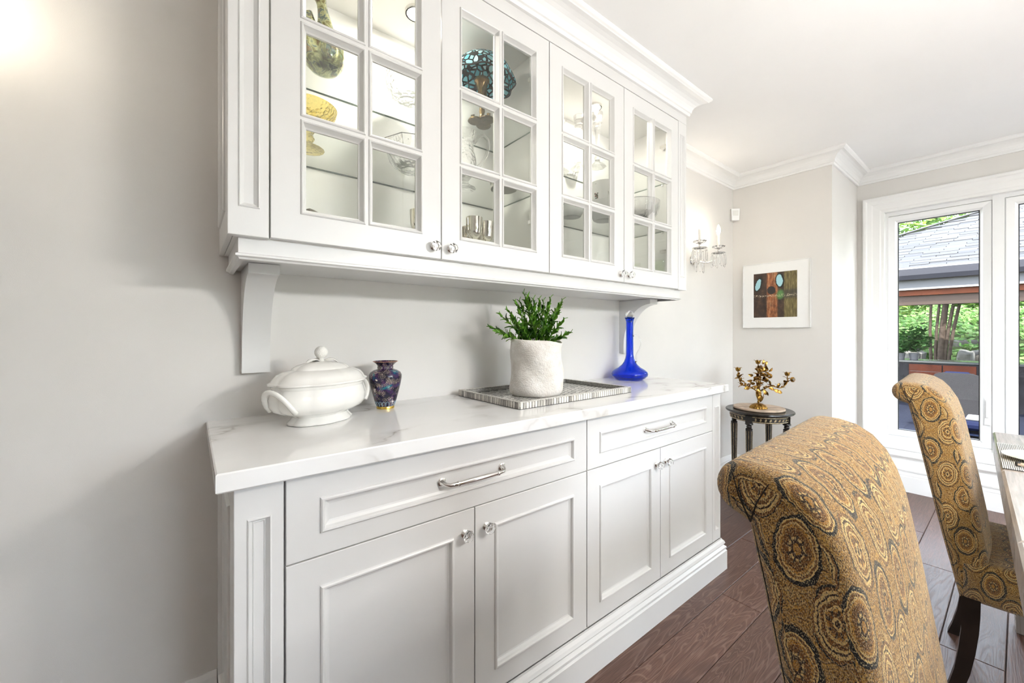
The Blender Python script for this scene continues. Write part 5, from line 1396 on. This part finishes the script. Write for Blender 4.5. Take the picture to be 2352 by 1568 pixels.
# outdoor kitchen counter
kx = 12.9
kd = lambda y: 1.17+(763-y)/FPX*depth((kx, -.35, 0))
kc = thing('outdoor_kitchen', 'outdoor kitchen counter with a dark stone top and brown wooden doors', 'counter', (kx, -.4, DK))
ko = Vector(kc.location)
def KC(o): o.location = Vector(o.location)-ko; return o
ks = plain('dark_ledger_stone', (0.0080, 0.0078, 0.0090), .7, var=.4, nscale=8)
ztop = kd(829)
KC(MB().box(kx, kx+.7, -3.2, 1.6, DK, ztop-.05).build('body', ks, kc)); KC(MB().cbox(kx-.04, kx+.74, -3.25, 1.65, ztop-.05, ztop, .006).build('top', plain('dark_granite', (0.0250, 0.0275, 0.0300), .2), kc))
wd = plain('ipe_door', (0.0400, 0.0085, 0.0030), .5, var=.25, nscale=6)
pa, pb = onX(2088, 850, kx), onX(2163, 850, kx)
dz1 = kd(838)
for (a, b_) in ((pa.y, pb.y), (pb.y-.02, pb.y-1.0+.5)):
    d_ = KC(MB().cbox(kx-.02, kx, b_, a, DK+.12, dz1, .003).build('door', wd, kc))
    for k in range(1, 5): zz = DK+.12+(dz1-DK-.12)*k/5; KC_ = MB().box(kx-.0205, kx-.0195, b_+.02, a-.02, zz-.004, zz+.004).build('groove', M['gasket'], d_)

# wicker armchair
def wicker():
    m, t, b, o = newmat('grey_wicker'); v = coords(t, scale=(1, 1, 1)); sep = t.nodes.new('ShaderNodeSeparateXYZ'); L(t, v, sep.inputs[0])
    a = mathn(t, 'SINE', mathn(t, 'MULTIPLY', sep.outputs[1], 480.0)); c = mathn(t, 'SINE', mathn(t, 'MULTIPLY', sep.outputs[2], 560.0))
    w_ = mathn(t, 'MULTIPLY', a, c); r = ramp(t, mathn(t, 'ADD', mathn(t, 'MULTIPLY', w_, .5), .5), [(.2, (.006, .0058, .0062)), (.55, (.022, .021, .022)), (.85, (.050, .048, .050))])
    L(t, r.outputs[0], b.inputs['Base Color']); b.inputs['Roughness'].default_value = .6; bump(t, b, w_, .8, .006); return m
wx = 9.6
wl, wr = onX(2138, 900, wx), onX(2262, 900, wx)
wc = thing('wicker_armchair', 'grey wicker garden armchair with a navy cushion on the deck', 'armchair', (wx, (wl.y+wr.y)/2, DK))
ww = abs(wl.y-wr.y); wtop = 1.17+(763-856)/FPX*depth((wx, (wl.y+wr.y)/2, 0))-DK
wk = wicker()
pf = [(-ww/2+.04, .10), (ww/2-.04, .10), (ww/2, wtop-.14), (ww/2-.05, wtop-.03), (ww/2-.14, wtop), (-ww/2+.14, wtop), (-ww/2+.05, wtop-.03), (-ww/2, wtop-.14)]
MB().prism(pf, lambda a, b_, d: (d+.10*(b_-.3)*-1*.4, a, b_), -.05, .03).build('back', wk, wc)
for sg in (-1, 1): MB().cbox(.03, .62, sg*(ww/2-.07)-.05, sg*(ww/2-.07)+.05, .08, .62, .02).build('arm', wk, wc)
MB().cbox(.03, .60, -ww/2+.10, ww/2-.10, .10, .36, .02).build('seat', wk, wc)
nav = plain('navy_canvas', (0.0022, 0.0042, 0.0180), .7, var=.15, nscale=20)
MB().cbox(.05, .60, -ww/2+.13, ww/2-.13, .36, .47, .03).build('cushion', nav, wc)
MB().cbox(-.035, .06, -ww/2+.15, ww/2-.15, .50, wtop+.018, .02).build('back_cushion', nav, wc)
for sx_ in (.0, .56):
    for sg in (-1, 1): MB().cbox(sx_, sx_+.05, sg*(ww/2-.09)-.025, sg*(ww/2-.09)+.025, 0, .10, .004).build('leg', M['gasket'], wc)
# navy-topped footstool
p = onZ(2246, 965, DK+.50)
fs_ = thing('garden_footstool', 'low slatted garden footstool with a navy cushion on the deck', 'stool', (p.x, p.y, DK))
MB().cbox(-.28, .28, -.30, .30, .40, .50, .03).build('cushion', nav, fs_)
MB().cbox(-.10, .24, -.26, .10, .50, .535, .012).build('folded_towel', plain('white_towel', (0.1400, 0.1400, 0.1400), .9), fs_)
fm = plain('blue_grey_slats', (0.0060, 0.0090, 0.0220), .4)
for k in range(5): MB().box(-.27, .27, -.28, .28, .06+.07*k, .075+.07*k).build('slat', fm, fs_)
for sx_ in (-1, 1):
    for sg in (-1, 1): MB().box(sx_*.25-.025, sx_*.25+.025, sg*.27-.025, sg*.27+.025, 0, .40).build('leg', fm, fs_)

# planting
def leaves(mb, c, r, n, size, shell=.35):
    R4 = random.Random(int(c[0]*97+c[1]*31+c[2]*13+n)); c = Vector(c)
    for _ in range(n):
        d = Vector((R4.gauss(0, 1), R4.gauss(0, 1), R4.gauss(0, 1))).normalized(); k = 1-shell*R4.random()**1.5
        p = c+Vector((d.x*r[0], d.y*r[1], d.z*r[2]))*k
        u = Vector((R4.gauss(0, 1), R4.gauss(0, 1), R4.gauss(0, .5))).normalized(); v = u.orthogonal().normalized(); s = size*R4.uniform(.6, 1.3)
        mb.add([p-u*s, p+v*s*.45, p+u*s, p-v*s*.45], [(0, 1, 2, 3)])
def folmat(name, cols):
    m = leafmat(name, cols); t = m.node_tree
    b = [n for n in t.nodes if n.type == 'BSDF_PRINCIPLED'][0]; o = [n for n in t.nodes if n.type == 'OUTPUT_MATERIAL'][0]
    g = t.nodes.new('ShaderNodeNewGeometry'); src_ = [n for n in t.nodes if n.type == 'VALTORGB'][0]
    L(t, mathn(t, 'MULTIPLY', g.outputs['Random Per Island'], 1.0), src_.inputs[0])
    tl = t.nodes.new('ShaderNodeBsdfTranslucent'); L(t, src_.outputs[0], tl.inputs[0]); mx = t.nodes.new('ShaderNodeMixShader'); mx.inputs[0].default_value = .4
    L(t, b.outputs[0], mx.inputs[1]); L(t, tl.outputs[0], mx.inputs[2]); L(t, mx.outputs[0], o.inputs[0]); b.inputs['Roughness'].default_value = .55
    return m
fA = folmat('sunlit_foliage', [(.0, (.03, .085, .008)), (.5, (.08, .17, .016)), (1, (.18, .27, .04))])
fB = folmat('deep_foliage', [(.0, (.008, .032, .006)), (.5, (.018, .065, .012)), (1, (.045, .12, .025))])
fC = folmat('hosta_foliage', [(.0, (.05, .13, .02)), (.5, (.10, .21, .045)), (1, (.20, .30, .10))])
bark = plain('grey_bark', (.05, .038, .032), .9, var=.4, nscale=14, bmp=.6, bscale=40)
# hillside bank behind the kitchen
hb = MB().add([(18.9, -30, DK-.2), (18.9, 22, DK-.2), (20.4, 22, .9), (20.4, -30, .9), (30, 22, 4.6), (30, -30, 4.6), (44, 22, 7.0), (44, -30, 7.0)], [(0, 1, 2, 3), (3, 2, 4, 5), (5, 4, 6, 7)])
S('hillside', hb, plain('bank_soil', (.04, .06, .015), .95, var=.5, nscale=2))
gc = MB(); R5 = random.Random(5)
for _ in range(26000):
    x = R5.uniform(19.0, 29); y = R5.uniform(-8, 6); z = (DK-.2+(x-18.9)*1.55/1.5) if x < 20.4 else .9+(x-20.4)*3.7/9.6
    p = Vector((x, y, z+R5.uniform(.02, .25))); u = Vector((R5.gauss(0, 1), R5.gauss(0, 1), R5.gauss(0, .5))).normalized(); v = u.orthogonal().normalized(); s = R5.uniform(.05, .115)
    gc.add([p-u*s, p+v*s*.6, p+u*s, p-v*s*.6], [(0, 1, 2, 3)])
g = gc.build('ground_cover', fC, fixn=False); g['kind'] = 'stuff'; tag(g, 'bright green leafy ground cover on the bank behind the outdoor kitchen', 'ground cover')
def tree(name, label, base, top, trunks, crowns, mat, size=.13, group=None, n=1500):
    t = thing(name, label, 'tree', base, group=group); bo = Vector(base)
    for (dx0, dy0, dx1, dy1, hh, r) in trunks:
        P = [Vector((dx0+(dx1-dx0)*s, dy0+(dy1-dy0)*s+.05*math.sin(5*s), hh*s)) for s in [k/8 for k in range(9)]]
        MB().tube(P, [r*(1-.06*k) for k in range(9)], 10).build('trunk', bark, t, smooth=True)
    for k, (c, r) in enumerate(crowns):
        mb = MB(); leaves(mb, c, r, n, size); f = mb.build('foliage', mat, t, fixn=False)
    return t
def gp(x, X_): q = onX(x, 763, X_); return q.y
TX = 18.6
b0 = gp(2150, TX)
zA, zB = zat((TX, b0, 0), 830), zat((TX, b0, 0), 700); zbase = DK-.05
def lean(pa_, pb_, top=4.6):      # trunk that passes pixel columns pa_ (low) and pb_ (high)
    ya, yb = gp(pa_, TX)-b0, gp(pb_, TX)-b0; k = (yb-ya)/(zB-zA)
    return (0, ya+k*(zbase-zA), .25, ya+k*(zbase+top-zA))
tree('clump_tree', 'multi-stemmed garden tree behind the outdoor kitchen', (TX, b0, DK-.05), None,
     [lean(2142, 2139)+(4.6, .045), lean(2152, 2158)+(4.6, .045), lean(2164, 2173)+(4.6, .095), lean(2172, 2191)+(4.6, .055), lean(2182, 2205)+(4.6, .050)],
     [((.4, 1.9, 2.9), (1.0, 1.9, .8)), ((.3, -1.2, 3.1), (1.0, 1.5, .7)), ((.2, .3, 4.8), (1.6, 2.8, 1.3))], fA, .11, n=1500)
for i, (x, y, hgt, r, mt, lb) in enumerate(((27, 2.5, 7.2, 3.4, fA, 'tall leafy tree on the bank showing above the pavilion hip'), (28, -4.0, 7.0, 3.6, fA, 'dark leafy tree on the bank behind the pavilion roof'), (26, 8.5, 6.5, 3.4, fB, 'broad dark tree at the far end of the bank'),
                                            (13.5, -8.4, 6.6, 3.2, fA, 'light green tree standing beyond the end of the deck'), (11, -15, 3.4, 2.8, fA, 'rounded light green tree across the lawn'), (5, -16, 3.2, 2.6, fB, 'dark bushy tree facing the patio doors'), (0, -16, 3.2, 2.6, fA, 'light green tree facing the patio doors'), (19, -13.5, 6.5, 3.4, fA, 'light green tree between the lawn and the bank'))):
    gz_ = .9+(x-20.4)*3.7/9.6 if x > 20.4 else DK-.05
    tree('garden_tree', lb, (x, y, gz_), None, [(0, 0, .1, .1, hgt*.8, .16)], [((0, 0, hgt*.75), (r, r, hgt*.42)), ((.5, -.6, hgt*.55), (r*.9, r*.9, hgt*.3))], mt, .17, 'garden trees', n=2600)
# boulders of the rock garden
rk = plain('grey_boulder', (0.1050, 0.1013, 0.0975), .85, var=.45, nscale=3, bmp=.8, bscale=18)
def boulder(label, x0, x1, y0, y1, X_, seed):
    a, b_ = onX(x0, y0, X_), onX(x1, y1, X_); R6 = random.Random(seed)
    c = (a+b_)/2; ry, rz_ = abs(a.y-b_.y)/2, abs(a.z-b_.z)/2
    ph = [R6.uniform(0, 6) for _ in range(6)]; n = 20; vs = []; fs = []
    for i in range(n//2+1):
        for k in range(n):
            th = PI*i/(n//2); p_ = 2*PI*k/n; d = Vector((math.sin(th)*math.cos(p_), math.sin(th)*math.sin(p_), math.cos(th)))
            s = 1+.10*math.sin(3*d.x*2+ph[0])+.10*math.sin(4*d.y+ph[1])+.07*math.sin(7*d.z+ph[2]+3*d.y)
            q = [math.copysign(abs(v)**.65, v) for v in d]; vs.append((q[0]*.5*s, q[1]*ry*s, q[2]*rz_*s))
    for i in range(n//2):
        for k in range(n): fs.append((i*n+k, i*n+(k+1) % n, (i+1)*n+(k+1) % n, (i+1)*n+k))
    o = MB().add(vs, fs).build('boulder', rk, smooth=50); o.location = c; tag(o, label, 'rock', 'rock garden boulders')
boulder('long flat-topped grey boulder on the bank behind the tree', 2176, 2275, 776, 806, 20.7, 1)
boulder('low pale boulder in front of the long flat one', 2200, 2236, 804, 836, 18.95, 2)
boulder('dark mossy boulder beside the low pale one', 2232, 2285, 802, 838, 19.75, 3)
boulder('rounded boulder under the ground cover near the potted fern', 2070, 2125, 800, 838, 19.5, 4)
# potted ferns on the kitchen counter
def fern(label, px, X_, yt, n, seed, w_):
    b_ = Vector((X_, gp(px, X_), ztop)); t = thing('potted_fern', label, 'plant', b_); R7 = random.Random(seed)
    MB().lathe([(.0005, 0), (.07, 0), (.09, .13), (.095, .15), (.08, .15), (.0005, .12)], 20, cap0=False, cap1=False).build('pot', plain('dark_pot_%d' % seed, (.04, .04, .045), .5), t, smooth=40)
    hh = 1.17+(763-yt)/FPX*depth(b_)-ztop; mb = MB()
    for k in range(n):
        a = R7.uniform(0, 6.28); rr = w_*R7.uniform(.3, 1); h_ = hh*R7.uniform(.45, 1)
        for s in range(12):
            f = s/11; p_ = Vector((rr*math.cos(a)*f, rr*math.sin(a)*f, .15+(h_-.15)*(1-(1-f)**2)-.15*f*f))
            for sg in (-1, 1):
                d = Vector((-math.sin(a)*sg, math.cos(a)*sg, -.2)); u = d*.07*(1.05-f); v = Vector((math.cos(a), math.sin(a), 0))*.018
                mb.add([p_, p_+u*.5+v, p_+u, p_+u*.5-v], [(0, 1, 2, 3)])
    leaves(mb, (0, 0, .15+(hh-.15)*.55), (w_*.85, w_*.85, (hh-.15)*.5), 420, .055, .7)
    mb.build('fronds', fB, t, fixn=False); return t
fern('bushy dark green fern in a pot on the outdoor kitchen counter', 2099, kx+.35, 752, 70, 1, .36)
fern('smaller dark fern in a pot at the end of the outdoor kitchen counter', 2068, kx+.30, 785, 40, 2, .20)

for nm_ in ('taupe_header', 'cedar', 'weathered_deck', 'ipe_door', 'dark_ledger_stone', 'navy_canvas', 'painted_frieze', 'blue_grey_slats', 'grey_wicker', 'asphalt_shingle', 'grey_boulder', 'hip_cap', 'slate_gutter', 'grey_bark'):
    for n_ in bpy.data.materials[nm_].node_tree.nodes:
        if n_.type == 'BSDF_PRINCIPLED': n_.inputs['Specular IOR Level'].default_value = .08      # dull, weathered outdoor surfaces
